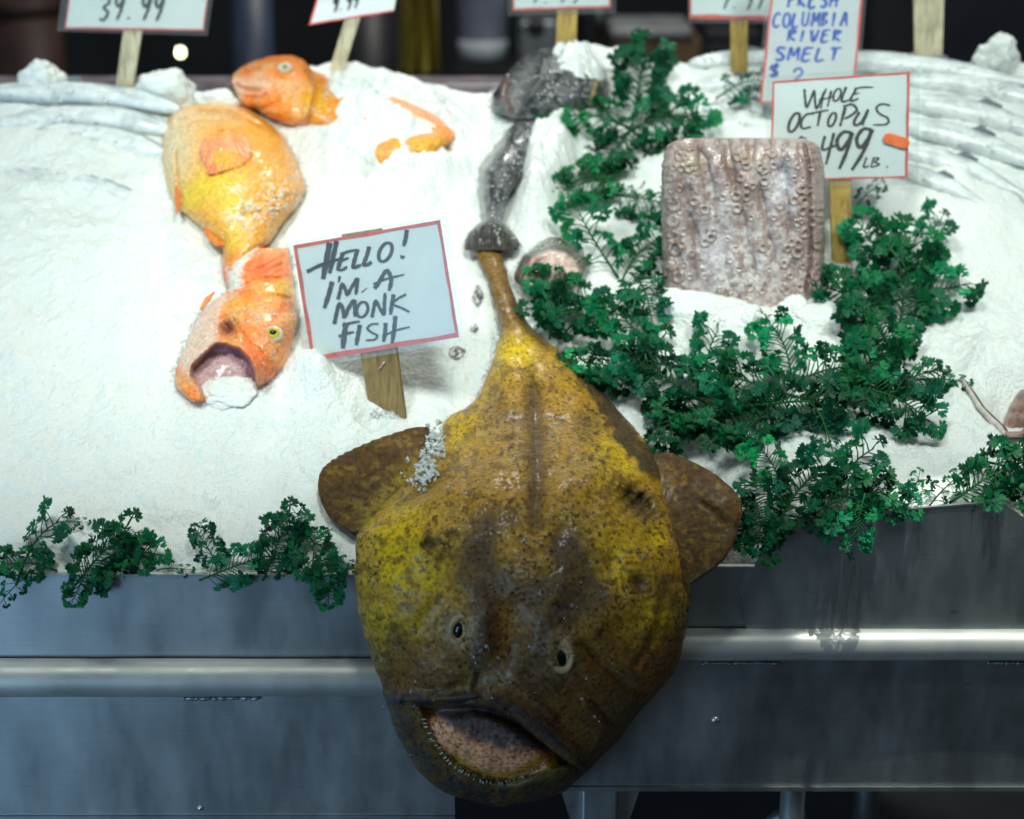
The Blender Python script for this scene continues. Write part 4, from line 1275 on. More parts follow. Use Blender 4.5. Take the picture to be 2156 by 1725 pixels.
def mr_color(X, Y):
    c = np.empty(X.shape + (3,)); c[:] = (0.92, 0.44, 0.07)
    n1, n2, n3 = fbm(X, Y, 30, 4, 511), fbm(X, Y, 10, 4, 512), fbm(X, Y, 3.6, 2, 513)
    c = mixc(c, (0.84, 0.72, 0.46), 0.95 * gauss(X, Y, *Z1(1150, 950), 46, 110))
    c = mixc(c, (0.84, 0.60, 0.34), 0.8 * gauss(X, Y, *Z1(1350, 740), 90, 22))
    c = mixc(c, (0.85, 0.62, 0.06), 0.95 * line(X, Y, zp(Z1, [(1250, 1290), (1380, 1210), (1520, 1160), (1560, 1300)]), 32) + 0.6 * line(X, Y, zp(Z1, [(1540, 1640), (1560, 1480), (1480, 1330)]), 24))
    c = mixc(c, (0.86, 0.38, 0.010), 0.95 * line(X, Y, zp(Z1, [(1700, 870), (1760, 1000), (1780, 1150), (1750, 1300)]), 40) * (0.5 + n1))
    c = c * (0.80 + 0.36 * fbm(X, Y, 3.2, 2, 515))[..., None]
    c = mixc(c, (0.82, 0.40, 0.14), 0.9 * line(X, Y, zp(Z1, [(1900, 950), (1960, 1080), (1990, 1230), (1950, 1350)]), 20))
    c = mixc(c, (0.72, 0.32, 0.05), 0.8 * line(X, Y, zp(Z1, [(1310, 722), (1500, 735), (1650, 790), (1800, 870)]), 6) + 0.6 * line(X, Y, zp(Z1, [(1155, 1000), (1165, 1150), (1190, 1300)]), 4))
    c = mixc(c, (0.86, 0.86, 0.76), sstep(0.60, 0.68, n3) * gauss(X, Y, *Z1(1810, 1330), 46, 62) * 1.0)
    c = mixc(c, (0.84, 0.86, 0.80), sstep(0.42, 0.52, n2) * (gauss(X, Y, *Z1(1600, 1390), 34, 22) + 0.9 * gauss(X, Y, *Z1(1540, 1230), 22, 12)))
    c = mixc(c, (0.80, 0.25, 0.04), 0.8 * sstep(Z1(0, 1600)[1], Z1(0, 1700)[1], Y))
    return c
MID = thing('rockfish', 'yellow bellied orange rockfish lying belly out above the gaping one', 'rockfish', on_slope(*Z1(1550, 1100)))
MH = [(MR[0][0], .016), (250, .040), (320, .055), (400, .055), (470, .044), (520, .030), (MR[-1][0], .016)]
relief('body', MR, base_ice(0.006), MH, M_ROCK, MID, mr_detail, mr_color, n=200, m=170, power=2.4, root=0.6, under=0.5, jag=1.8, seed=51)
def pec_c(X, Y):
    c = np.zeros(X.shape + (3,)) + (0.86, 0.36, 0.17)
    an = np.arctan2(Y - Z1(0, 820)[1], X - Z1(1500, 0)[0])
    c = mixc(c, (0.86, 0.50, 0.26), .6 * sstep(.2, .9, np.sin(an * 34)))
    c = mixc(c, (0.92, 0.46, 0.10), 1 - sstep(Z1(0, 850)[1], Z1(0, 960)[1], Y))
    return mixc(c, (0.84, 0.26, 0.10), .8 * sstep(Z1(0, 1000)[1], Z1(0, 1120)[1], Y) + .4 * sstep(.5, .65, fbm(X, Y, 9, 3, 530)))
relief('pectoral_fin', zr(Z1, [(846, 1450, 1545), (870, 1390, 1590), (920, 1335, 1632), (980, 1310, 1655), (1020, 1315, 1660), (1060, 1325, 1636), (1085, 1340, 1600), (1110, 1352, 1560), (1130, 1366, 1480), (1147, 1370, 1415)]), base_ice(0.0665), [(272, .003), (320, .006), (366, .004)], M_ROCK, MID, lambda X, Y: .0012 * np.sin(np.arctan2(Y - Z1(0, 820)[1], X - Z1(1500, 0)[0]) * 34), pec_c, n=80, m=70, power=4, root=.5, under=.6, jag=2.0, seed=57)
PFc = lambda X, Y: mixc(np.zeros(X.shape + (3,)) + (0.84, 0.30, 0.06), (0.80, 0.20, 0.03), sstep(.4, .7, fbm(X, Y, 12, 3, 520)))
relief('pelvic_fin', zr(Z1, [(1395, 1310, 1360), (1430, 1318, 1420), (1480, 1330, 1480), (1540, 1345, 1500), (1590, 1375, 1500), (1615, 1420, 1480)]), base_ice(0.020), [(440, .006), (520, .006)], M_ROCK, MID, lambda X, Y: .001 * np.sin((X - Y * .4) / 1.6), PFc, n=40, m=40, power=4, root=.5, under=.6)
relief('anal_fin', zr(Z1, [(1010, 1150, 1160), (1100, 1152, 1180), (1250, 1150, 1195), (1330, 1148, 1190), (1380, 1152, 1178), (1400, 1158, 1170)]), base_ice(0.030), [(320, .004), (450, .004)], M_ROCK, MID, None, lambda X, Y: np.zeros(X.shape + (3,)) + (0.72, 0.22, 0.06), n=20, m=40, power=4, root=.5, under=.8)

# back fish: head out, body under the snow
BR = [(489, 160, 176), (497, 150, 205), (512, 139, 222), (540, 127, 233), (570, 119, 249), (600, 116, 262), (620, 118, 266), (640, 127, 267), (660, 150, 270), (690, 160, 280), (720, 165, 300), (760, 168, 330), (800, 176, 352), (850, 192, 350), (900, 216, 335), (930, 242, 318), (958, 272, 296)]
def br_detail(X, Y):
    h = 0.002 * (fbm(X, Y, 30, 3, 600) - .5)
    h = h - 0.006 * line(X, Y, [(497, 178), (515, 186), (545, 190)], 4) + .004 * line(X, Y, [(640, 140), (655, 190), (640, 250)], 8) - .005 * line(X, Y, [(652, 140), (668, 190), (650, 258)], 4) + 0.006 * gauss(X, Y, 600, 143, 22, 15) - 0.005 * line(X, Y, [(515, 150), (535, 145), (547, 143)], 4) - 0.004 * line(X, Y, [(517, 205), (545, 206), (560, 198)], 4)
    h = h - 0.010 * gauss(X, Y, 535, 232, 14, 8) - 0.004 * line(X, Y, [(585, 215), (560, 228), (535, 236)], 4)
    return h
def br_color(X, Y):
    c = np.empty(X.shape + (3,)); c[:] = (0.93, 0.27, 0.04)
    n1, n2 = fbm(X, Y, 26, 4, 611), fbm(X, Y, 9, 4, 612)
    c = mixc(c, (0.84, 0.42, 0.015), 0.95 * gauss(X, Y, 660, 220, 50, 50))
    c = mixc(c, (0.82, 0.46, 0.20), 0.8 * sstep(.45, .62, n1) * (1 - sstep(600, 680, X)))
    c = mixc(c, (0.84, 0.58, 0.42), 0.9 * gauss(X, Y, 545, 178, 34, 18) + 0.8 * gauss(X, Y, 500, 185, 16, 24))
    c = c * (0.80 + 0.36 * fbm(X, Y, 3.4, 2, 617))[..., None]
    c = mixc(c, (0.55, 0.16, 0.03), 0.7 * line(X, Y, [(497, 178), (515, 186), (545, 190)], 3) + .4 * line(X, Y, [(652, 140), (668, 190), (650, 258)], 4))
    c = mixc(c, (0.60, 0.14, 0.03), 0.8 * line(X, Y, [(515, 150), (535, 145), (547, 142)], 4) + 0.6 * line(X, Y, [(517, 205), (545, 206), (560, 198)], 3))
    c = mixc(c, (0.03, 0.012, 0.02), 1.2 * gauss(X, Y, 533, 232, 13, 7))
    c = mixc(c, (0.92, 0.30, 0.11), sstep(720, 800, X))
    c = mixc(c, (0.84, 0.45, 0.02), sstep(720, 800, X) * gauss(X, Y, 880, 318, 60, 30) + 0.5 * sstep(.5, .6, n2) * sstep(720, 800, X))
    return c
BACK = thing('rockfish', 'orange rockfish at the back with its head out and body under snow', 'rockfish', on_slope(620., 190.))
relief('body', BR, base_ice(0.010), [(489, .018), (560, .040), (620, .044), (680, .040), (760, .034), (850, .034), (930, .028), (958, .016)], M_ROCK, BACK, br_detail, br_color, n=110, m=220, power=2.4, root=0.6, under=0.5, jag=1.2, vertical=False, seed=61)
P, n_ = on_slope(600., 143., 0.010), None
d = ray(600., 143.); P = P - d * (0.044 / -(d @ ICE_N))
nrm = ICE_N * .4 - d * .6
e = eye(BACK, P, nrm, 0.0115, 0.0082, 0.006, 0, M_EYE_P)
eye(e, P + nrm * 0.003, nrm, 0.0056, 0.0044, 0.0045, 0, plain('cloudy_pupil', (0.16, 0.2, 0.16), 0.2, 0, 90, 0.3), 'pupil')

# ------------------------------------------------------------------ grey fish in the middle
def gr_color(seed, belly=None):
    def f(X, Y):
        c = np.empty(X.shape + (3,)); c[:] = (0.095, 0.10, 0.105)
        n1, n2 = fbm(X, Y, 22, 4, seed), fbm(X, Y, 7, 3, seed + 1)
        c = mixc(c, (0.03, 0.033, 0.036), sstep(.42, .6, n1))
        c = mixc(c, (0.25, 0.265, 0.265), 0.6 * sstep(.55, .7, n2))
        return belly(c, X, Y, n1, n2) if belly else c
    return f
GA = zr(Z2, [(765, 1600, 1740), (780, 1545, 1770), (810, 1500, 1770), (850, 1455, 1720), (900, 1420, 1690), (950, 1380, 1660), (1000, 1340, 1640), (1050, 1300, 1620), (1100, 1268, 1600), (1150, 1262, 1590), (1200, 1262, 1550), (1300, 1268, 1460), (1400, 1285, 1420),
             (1445, 1300, 1405), (1475, 1260, 1440), (1520, 1205, 1480), (1560, 1182, 1515), (1600, 1166, 1536), (1625, 1165, 1538), (1645, 1172, 1520)])
def ga_belly(c, X, Y, n1, n2):
    c = mixc(c, (0.30, 0.315, 0.315), 0.8 * line(X, Y, zp(Z2, [(1420, 960), (1290, 1120), (1270, 1300), (1300, 1440)]), 10))
    tail = sstep(Z2(0, 1450)[1], Z2(0, 1490)[1], Y)
    return mixc(c, (0.045, 0.040, 0.034), 0.85 * tail)
t = thing('grey_fish', 'dark grey fish curving down to a fanned tail right above the monkfish tail', 'fish', on_slope(*Z2(1400, 1100)))
relief('body', GA, base_ice(0.012), [(GA[0][0], .012), (290, .040), (350, .044), (400, .034), (455, .022), (480, .018), (GA[-1][0], .008)], M_GREY, t, lambda X, Y: .0016 * np.sin(X / 2.2 - .01 * Y) * sstep(470, 490, Y) + .003 * (fbm(X, Y, 20, 3, 700) - .5), gr_color(701, ga_belly), n=90, m=130, under=.6, jag=1.4, seed=71)
GB = zr(Z2, [(318, 1660, 1800), (340, 1630, 1900), (400, 1520, 2010), (450, 1480, 2080), (520, 1425, 2120), (580, 1385, 2130), (620, 1350, 2130), (700, 1342, 2110), (740, 1365, 2040), (765, 1440, 1960), (780, 1500, 1800)])
def gb_belly(c, X, Y, n1, n2):
    c = mixc(c, (0.24, 0.235, 0.235), 0.8 * line(X, Y, zp(Z2, [(1600, 420), (1520, 560), (1500, 700)]), 22))
    c = mixc(c, (0.07, 0.07, 0.075), 0.8 * line(X, Y, zp(Z2, [(1680, 420), (1640, 540), (1560, 680)]), 12))
    c = mixc(c, (0.25, 0.13, 0.11), 0.6 * line(X, Y, zp(Z2, [(1440, 500), (1440, 650), (1490, 740)]), 9))
    return mixc(c, (0.45, 0.36, 0.12), 0.9 * line(X, Y, zp(Z2, [(2035, 540), (2000, 680)]), 4))
t = thing('grey_fish', 'grey fish head under a snow cap at the back behind the curved one', 'fish', on_slope(*Z2(1600, 600)))
relief('body', GB, base_ice(0.012), [(GB[0][0], .040), (150, .062), (200, .058), (GB[-1][0], .020)], M_GREY, t, lambda X, Y: .004 * (fbm(X, Y, 24, 3, 720) - .5) - .008 * line(X, Y, zp(Z2, [(1470, 480), (1430, 620), (1480, 740)]), 4) + .006 * line(X, Y, zp(Z2, [(1700, 400), (1660, 540), (1560, 690)]), 8), gr_color(721, gb_belly), n=110, m=80, under=.6, jag=2.2, seed=73)
GC = zr(Z5, [(160, 650, 740), (190, 590, 790), (230, 535, 840), (280, 482, 878), (340, 440, 905), (400, 418, 900), (440, 420, 860), (470, 440, 760), (490, 470, 640)])
def gc_belly(c, X, Y, n1, n2):
    c = mixc(c, (0.13, 0.12, 0.09), 0.6)
    c = mixc(c, (0.66, 0.48, 0.42), area(X, Y, zp(Z5, [(475, 440), (485, 370), (540, 295), (640, 250), (740, 255), (810, 310), (860, 385), (840, 470), (600, 480), (520, 480)]), 5))
    c = mixc(c, (0.60, 0.26, 0.24), 0.7 * line(X, Y, zp(Z5, [(500, 440), (510, 380), (560, 320)]), 9))
    return mixc(c, (0.008, 0.006, 0.008), 1.3 * gauss(X, Y, *Z5(580, 395), 22, 15))
t = thing('grey_fish', 'grey fish showing a pink gutted belly opening beside the curly parsley', 'fish', on_slope(*Z5(650, 350)))
relief('body', GC, base_ice(0.010), [(GC[0][0], .018), (540, .036), (575, .038), (GC[-1][0], .022)], M_GREY, t, lambda X, Y: -.014 * gauss(X, Y, *Z5(580, 395), 22, 15) + .006 * line(X, Y, zp(Z5, [(490, 430), (540, 310), (650, 255), (760, 270)]), 7), gr_color(741, gc_belly), n=100, m=60, under=.6, jag=2.0, seed=75)
# dark skin scraps by the monkfish tail
for k, (px, py, rx, ry) in enumerate(((1006, 622, 11, 22), (962, 742, 16, 14), (1000, 690, 7, 9))):
    rows = [(py + ry * math.sin(a_), px - rx * math.cos(a_) - 1, px + rx * math.cos(a_) + 1) for a_ in np.linspace(-1.5, 1.5, 9)]
    o = relief('skin_scrap', rows, lambda A, B: (ice_pt(A, B, 0.001), np.broadcast_to(ICE_N, A.shape + (3,))), [(py - ry, .003), (py, .004), (py + ry, .002)], M_GREY, None, lambda X, Y: .0015 * (fbm(X, Y, 6, 3, 760) - .5), lambda X, Y: np.zeros(X.shape + (3,)) + np.where(fbm(X, Y, 5, 3, 765) > .55, .10, .55)[..., None], n=30, m=24, jag=5, seed=77 + k)
    tag(o, ('black scrap of fish skin on the ice left of the monkfish tail', 'grey scrap frozen in the ice by the sign corner', 'tiny dark scrap on the ice beside the tail stalk')[k], 'scrap')

# ------------------------------------------------------------------ silver fish on both sides
def silver(spine, rad, label, dark=0.5, dz=0.004, tail=True, seed=0, group=None, flat=0.8):
    """spine in picture units; rad: half width in picture units at the thickest"""
    sp = np.array(spine, float)
    seg_ = np.concatenate([[0], np.cumsum(np.hypot(*np.diff(sp, axis=0).T))])
    m_ = 70
    u = np.linspace(0, 1, m_)
    cx_ = np.interp(u * seg_[-1], seg_, sp[:, 0]); cy_ = np.interp(u * seg_[-1], seg_, sp[:, 1])
    k_ = np.hanning(15); k_ /= k_.sum()
    def smooth(A):
        pad = np.concatenate([2 * A[0] - A[7:0:-1], A, 2 * A[-1] - A[-2:-9:-1]]); return np.convolve(pad, k_, 'valid')
    cx_, cy_ = smooth(cx_), smooth(cy_)
    prof = np.interp(u, [0, .04, .15, .35, .6, .82, .9, .93, 1.0], [.25, .55, .85, 1.0, .9, .5, .32, .34, .8])
    P0 = on_slope(cx_, cy_, dz)
    mpp = np.linalg.norm(P0 - CAM, axis=1) / F
    T = np.gradient(P0, axis=0); T /= np.linalg.norm(T, axis=1, keepdims=True)
    S = np.cross(np.broadcast_to(ICE_N, T.shape), T)
    hgt = np.interp(u, [0, .9, .94, 1.0], [1, 1, .45, .12])
    K = 28
    an = np.linspace(0, 2 * math.pi, K, endpoint=False)
    R_ = rad * mpp * prof * 1.2
    vs_ = P0[:, None, :] + S[:, None, :] * (np.cos(an)[None, :] * R_[:, None])[..., None] + ICE_N * (np.sin(an)[None, :] * (R_ * flat * hgt)[:, None])[..., None]
    n1 = fbm(np.repeat(u[:, None], K, 1) * 60, np.repeat(an[None, :], m_, 0) * 9, 6, 3, 800 + seed)
    across = np.cos(an)[None, :] * np.ones((m_, 1))
    upper = S[:, 1][:, None] * across > 0            # side away from us carries the dark back
    c = np.empty((m_, K, 3)); c[:] = (0.72, 0.78, 0.78)
    c = mixc(c, (0.085, 0.14, 0.19), np.clip(dark * 1.25, 0, 1) * sstep(.15, .62, np.abs(across) * upper + 0.5 * (n1 - .5)))
    c = mixc(c, (0.40, 0.46, 0.49), 0.5 * sstep(.5, .65, n1))
    c = mixc(c, (0.20, 0.25, 0.28), dark * np.exp(-((across + .1) / .06) ** 2) * (n1 > .45))
    fs_ = []
    for i in range(m_ - 1):
        for j in range(K):
            fs_.append((i * K + j, i * K + (j + 1) % K, (i + 1) * K + (j + 1) % K, (i + 1) * K + j))
    fs_.append(tuple(reversed(range(K)))); fs_.append(tuple(range((m_ - 1) * K, m_ * K)))
    t_ = thing('silver_fish', label, 'fish', P0[m_ // 2], group)
    mesh_obj('body', vs_.reshape(-1, 3), fs_, M_SILVER, t_, c.reshape(-1, 3))
    # dorsal fin
    j0, j1 = int(m_ * .42), int(m_ * .56)
    sg = np.sign(S[j0][1])
    fa_ = [P0[q] + S[q] * R_[q] * .75 * sg + ICE_N * R_[q] * flat * .6 for q in (j0, (j0 + j1) // 2, j1)]
    fa_ += [fa_[2] + S[j1] * R_[j1] * .30 * sg, fa_[0] + S[j0] * R_[j0] * .65 * sg + T[j0] * R_[j0] * .5]
    mm = MB(); mm.prism(fa_, ICE_N * .0015); mm.build('dorsal_fin', plain('fish_fin_grey', (0.16, 0.2, 0.23), 0.4, 0, 90, 0.3), t_)
    return t_
GL, GRp = 'silver fish iced on the left', 'silver fish iced on the right'
silver([(380, 232), (280, 208), (150, 196), (20, 192), (-120, 200)], 24, 'long silver fish along the back edge left of the orange fish', .8, .025, seed=1, group=GL)
silver([(360, 275), (250, 252), (120, 248), (-40, 262)], 27, 'silver fish just in front of the rearmost one on the left', .7, .013, seed=2, group=GL)
silver([(350, 325), (250, 296), (130, 284), (-30, 300)], 27, 'silver fish with a dark line ending beside the yellow belly', .9, .006, seed=3, group=GL)
silver([(300, 424), (200, 396), (90, 378), (-60, 362)], 25, 'nearest silver fish on the left, its blue back half under ice', 1.0, .001, seed=4, group=GL)
RS = [([(1690, 128), (1830, 128), (1990, 145), (2220, 185)], 22, .022, 'silver fish lying highest at the back right', .7),
      ([(1905, 168), (2010, 172), (2120, 196), (2260, 235)], 24, .009, 'silver fish in the second row right of the octopus sign', .6),
      ([(1900, 215), (2000, 225), (2110, 255), (2250, 300)], 25, .013, 'silver fish in the third row right of the octopus sign', .6),
      ([(1890, 262), (1990, 280), (2100, 315), (2230, 365)], 24, .016, 'silver fish in the fourth row right of the octopus sign', .5),
      ([(1880, 312), (1960, 330), (2050, 362), (2170, 415)], 22, .006, 'silver fish level with the orange sticker on the octopus sign', .5),
      ([(1870, 350), (1930, 368), (2000, 395), (2090, 440)], 19, .006, 'nearest silver fish on the right, below the octopus sign', .6),
      ([(1450, 134), (1530, 124), (1620, 122), (1720, 130)], 17, .014, 'silver fish at the back behind the smelt sign', .8),
      ([(1440, 184), (1520, 176), (1600, 178), (1680, 190)], 16, .010, 'silver fish right behind the upper parsley', .8),
      ([(1480, 232), (1550, 222), (1620, 238), (1690, 270)], 18, .010, 'pale silver fish between the octopus block and the small parsley', .6),
      ([(1420, 262), (1500, 258), (1580, 268), (1640, 290)], 14, .004, 'silver fish tucked right behind the octopus block', .5)]
for k, (sp, rad, dz, lb, dk) in enumerate(RS):
    silver(sp, rad, lb, dk, dz, seed=20 + k, group=GRp)

# lumps of ice along the back crest
GLU = 'loose ice lumps along the back'
snow_heap('round ice lump at the far left back edge', 92, 184, 48, 26, .042, 11, .020, group=GLU, rough=.55)
snow_heap('ice lump between the left stick and the orange fish', 352, 204, 62, 26, .046, 12, .008, group=GLU, rough=.5)
snow_heap('pointed ice lump at the back right corner', 2092, 132, 46, 22, .046, 13, .026, group=GLU, rough=.7)
snow_heap('ice lump behind the back orange fish', 455, 222, 50, 20, .025, 14, .006, group=GLU, rough=.6)
# ------------------------------------------------------------------ frozen octopus block
OC_L = [(292, 1432, 1690), (297, 1416, 1710), (306, 1404, 1722), (322, 1397, 1730), (345, 1394, 1735), (400, 1394, 1736), (480, 1393, 1736), (560, 1393, 1736), (600, 1394, 1737), (640, 1396, 1737), (690, 1398, 1737), (730, 1400, 1735)]
def oz(x, y): return Z3(x, y)
TENT = []
for x0_, ph_, am_, ln_ in ((275, .3, 8, .0), (352, 1.4, 20, -.02), (450, 2.2, 26, -.05), (548, 3.4, 30, -.06), (650, 4.0, 30, -.04), (750, 5.1, 26, .02), (850, 5.6, 28, .05), (945, 6.4, 20, .05), (1008, 7.4, 8, .0), (1085, 8.0, 8, .0)):
    TENT.append([(x0_ + am_ * 1.5 * math.sin(y_ / 120 + ph_ * 1.7) + 10 * math.sin(y_ / 47 + ph_ * 3) + ln_ * (1200 - y_), y_) for y_ in range(740, 1700, 40)])
def _auto_suckers():
    r_ = random.Random(4)
    out = []
    for T_ in TENT:
        c_ = np.array(T_, float)
        L_ = np.concatenate([[0], np.cumsum(np.hypot(*np.diff(c_, axis=0).T))])
        n_ = int(L_[-1] / 56)
        for k in range(n_):
            u = L_[-1] * (k + .5) / n_
            x, y = np.interp(u, L_, c_[:, 0]), np.interp(u, L_, c_[:, 1])
            x2, y2 = np.interp(u + 5, L_, c_[:, 0]), np.interp(u + 5, L_, c_[:, 1])
            t_ = np.array([x2 - x, y2 - y]) + 1e-6; t_ /= np.hypot(*t_)
            sd = (1 if k % 2 else -1) * r_.uniform(15, 22)
            if 400 < x < 940 and r_.random() < (.55 if 900 < y < 1500 else .25):
                continue
            out.append((x - t_[1] * sd, y + t_[0] * sd, r_.uniform(10, 18)))
    return out
SUCK = _auto_suckers() + [(312, 1080, 24), (305, 1165, 24), (310, 1250, 25), (318, 1310, 26), (300, 1390, 25), (335, 1460, 22), (270, 1230, 18), (275, 1300, 18), (270, 1390, 18), (1005, 1000, 20), (1005, 1065, 20), (965, 1330, 22), (1083, 1290, 22), (1060, 1450, 20), (565, 1555, 22), (345, 825, 18), (392, 885, 18), (690, 845, 16), (785, 900, 16), (790, 955, 17), (580, 1590, 16), (640, 1605, 15), (905, 1530, 17)]
SUCK_OLD = [(342, 825, 16), (390, 885, 17), (350, 915, 15), (455, 765, 11), (470, 800, 12), (475, 850, 13), (440, 915, 15), (575, 800, 13), (625, 828, 14), (690, 845, 15), (605, 870, 12), (780, 895, 15), (790, 950, 17), (795, 1020, 13), (535, 930, 16), (500, 880, 12),
        (312, 1080, 24), (305, 1165, 24), (310, 1250, 25), (318, 1310, 26), (300, 1390, 25), (335, 1460, 22), (270, 1230, 18), (275, 1300, 18), (270, 1390, 18), (425, 1000, 14), (460, 1010, 12), (430, 1055, 13), (380, 1050, 14), (385, 1110, 15), (490, 1140, 13),
        (545, 1055, 13), (570, 1020, 12), (670, 1165, 14), (690, 1020, 14), (660, 1240, 13), (650, 1285, 15), (690, 1330, 14), (660, 1360, 13), (655, 1425, 15), (730, 1200, 12), (1005, 1000, 20), (1005, 1065, 20), (1000, 1150, 17), (1015, 1215, 15), (965, 1330, 22), (985, 1290, 15),
        (1083, 1290, 22), (1060, 1450, 20), (1085, 1380, 14), (565, 1555, 22), (540, 1510, 15), (620, 1590, 16), (660, 1600, 15), (590, 1600, 14), (905, 1530, 17), (880, 1580, 18), (930, 1490, 14), (850, 1600, 14), (950, 1440, 15), (985, 770, 14), (1065, 800, 14), (720, 1100, 13), (640, 1120, 12),
        (580, 1450, 11), (500, 1330, 11), (420, 1290, 14), (400, 1220, 13), (395, 1360, 12), (440, 1440, 13), (480, 1520, 14), (800, 1480, 14), (760, 1440, 13), (740, 1540, 13), (820, 1410, 14), (870, 1380, 13), (900, 1300, 14), (840, 1340, 12)]
def oc_detail(X, Y):
    h = 0.0035 * (fbm(X, Y, 40, 4, 900) - .5) + .0018 * (fbm(X, Y, 9, 3, 905) - .5)
    dm = np.full(X.shape, 1e9)
    for T_ in TENT:
        dm = np.minimum(dm, segdist(X, Y, zp(oz, T_)) * (1 + .25 * (fbm(X, Y, 40, 2, 908) - .5)))
    cen = np.clip(gauss(X, Y, *oz(640, 1380), 90, 110), 0, 1)
    wd_ = 15 + 16 * fbm(X, Y, 60, 2, 919)
    h = h + (0.009 * np.sqrt(np.clip(1 - (dm / wd_) ** 2, 0, 1)) - .004) * (1 - .65 * cen) + .006 * (fbm(X, Y, 55, 3, 921) - .5)
    h = h - 0.008 * line(X, Y, zp(oz, [(1000, 760), (1020, 850), (1030, 1000), (1035, 1200), (1035, 1400), (1010, 1530)]), 4.5)
    h = h - .004 * gauss(X, Y, *oz(870, 960), 22, 34) - .004 * gauss(X, Y, *oz(560, 1250), 40, 40) 
    for (sx, sy, sr) in SUCK:
        cx_, cy_ = oz(sx, sy); r_ = sr * .46
        d_ = np.hypot(X - cx_, (Y - cy_) * 1.0)
        h = h + (0.0026 if sr > 15.5 else 0.0017) * np.exp(-((d_ - r_) / (r_ * .33)) ** 2) - 0.0016 * np.exp(-(d_ / (r_ * .6)) ** 2)
    return h
def oc_color(X, Y):
    c = np.empty(X.shape + (3,)); c[:] = (0.42, 0.335, 0.31)
    n1, n2, n3 = fbm(X, Y, 34, 4, 911), fbm(X, Y, 10, 4, 912), fbm(X, Y, 4, 3, 913)
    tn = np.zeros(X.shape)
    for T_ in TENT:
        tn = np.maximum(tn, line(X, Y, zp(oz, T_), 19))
    c = mixc(c, (0.17, 0.10, 0.085), .75 * (1 - tn) * (1 - .7 * gauss(X, Y, *oz(640, 1380), 90, 110)))  # shade in the furrows between the arms, put into the colour
    c = mixc(c, (0.30, 0.205, 0.18), .7 * sstep(.45, .6, n1))
    c = mixc(c, (0.60, 0.56, 0.54), .35 * sstep(.5, .66, n2))
    c = mixc(c, (0.56, 0.55, 0.60), .9 * gauss(X, Y, *oz(880, 950), 24, 46) + .6 * gauss(X, Y, *oz(520, 1320), 34, 80))
    c = mixc(c, (0.66, 0.63, 0.61), .8 * sstep(.40, .6, n2) * np.clip(gauss(X, Y, *oz(640, 1400), 110, 95) + .7 * gauss(X, Y, *oz(860, 960), 40, 60) + .5 * gauss(X, Y, *oz(520, 1000), 50, 50), 0, 1))
    dk = line(X, Y, zp(oz, [(1000, 760), (1025, 860), (1030, 1000), (1035, 1200), (1035, 1400), (1010, 1530)]), 6)
    dk = dk + .6 * line(X, Y, zp(oz, [(550, 800), (600, 890), (660, 970)]), 12) + .8 * line(X, Y, zp(oz, [(440, 780), (450, 850)]), 8) + .9 * line(X, Y, zp(oz, [(340, 940), (330, 1000), (390, 990)]), 12) + .6 * line(X, Y, zp(oz, [(410, 1180), (420, 1320), (430, 1450)]), 10) + .5 * gauss(X, Y, *oz(900, 1170), 34, 22)
    c = mixc(c, (0.115, 0.065, 0.055), .8 * dk)
    c = mixc(c, (0.46, 0.36, 0.24), .7 * gauss(X, Y, *oz(390, 850), 30, 22) + .7 * gauss(X, Y, *oz(690, 840), 34, 16))
    c = mixc(c, (0.30, 0.23, 0.21), .6 * sstep(oz(1040, 0)[0], oz(1060, 0)[0], X))
    for (sx, sy, sr) in SUCK:
        cx_, cy_ = oz(sx, sy); r_ = sr * .46
        d_ = np.hypot(X - cx_, Y - cy_)
        c = mixc(c, (0.16, 0.09, 0.065), (.6 if sr > 19.5 else .36) * np.exp(-((d_ - r_ * 1.35) / (r_ * .22)) ** 2))
        c = mixc(c, (0.46, 0.36, 0.29), .30 * np.exp(-((d_ - r_) / (r_ * .25)) ** 2))
        c = mixc(c, (0.26, 0.18, 0.15), .35 * np.exp(-(d_ / (r_ * .45)) ** 2))
    c = mixc(c, (0.16, 0.09, 0.07), .8 * sstep(.66, .74, n3) * sstep(.4, .6, n1))
    return c
oc_b = ice_pt(1570.0, 665.0)
OCN = np.array([0, -math.cos(math.radians(8)), math.sin(math.radians(8))])
def base_oct(PX, PY):
    return on_plane(PX, PY, oc_b + np.array([0, 0.03, 0]), OCN), np.broadcast_to(OCN, PX.shape + (3,))
o = relief('frozen_octopus', OC_L, base_oct, [(292, .018), (310, .030), (340, .036), (730, .036)], M_OCTO, None, oc_detail, oc_color, n=230, m=260, power=9, root=.5, under=1.9, jag=3.6, seed=91, nb=24, jagscale=14)
tag(o, 'square block of frozen octopus with suckers standing upright on the ice', 'octopus')
def base_snow(px0, py0, lift):
    return lambda A, B: (ice_pt(A, B, lift), np.broadcast_to(ICE_N, A.shape + (3,)))
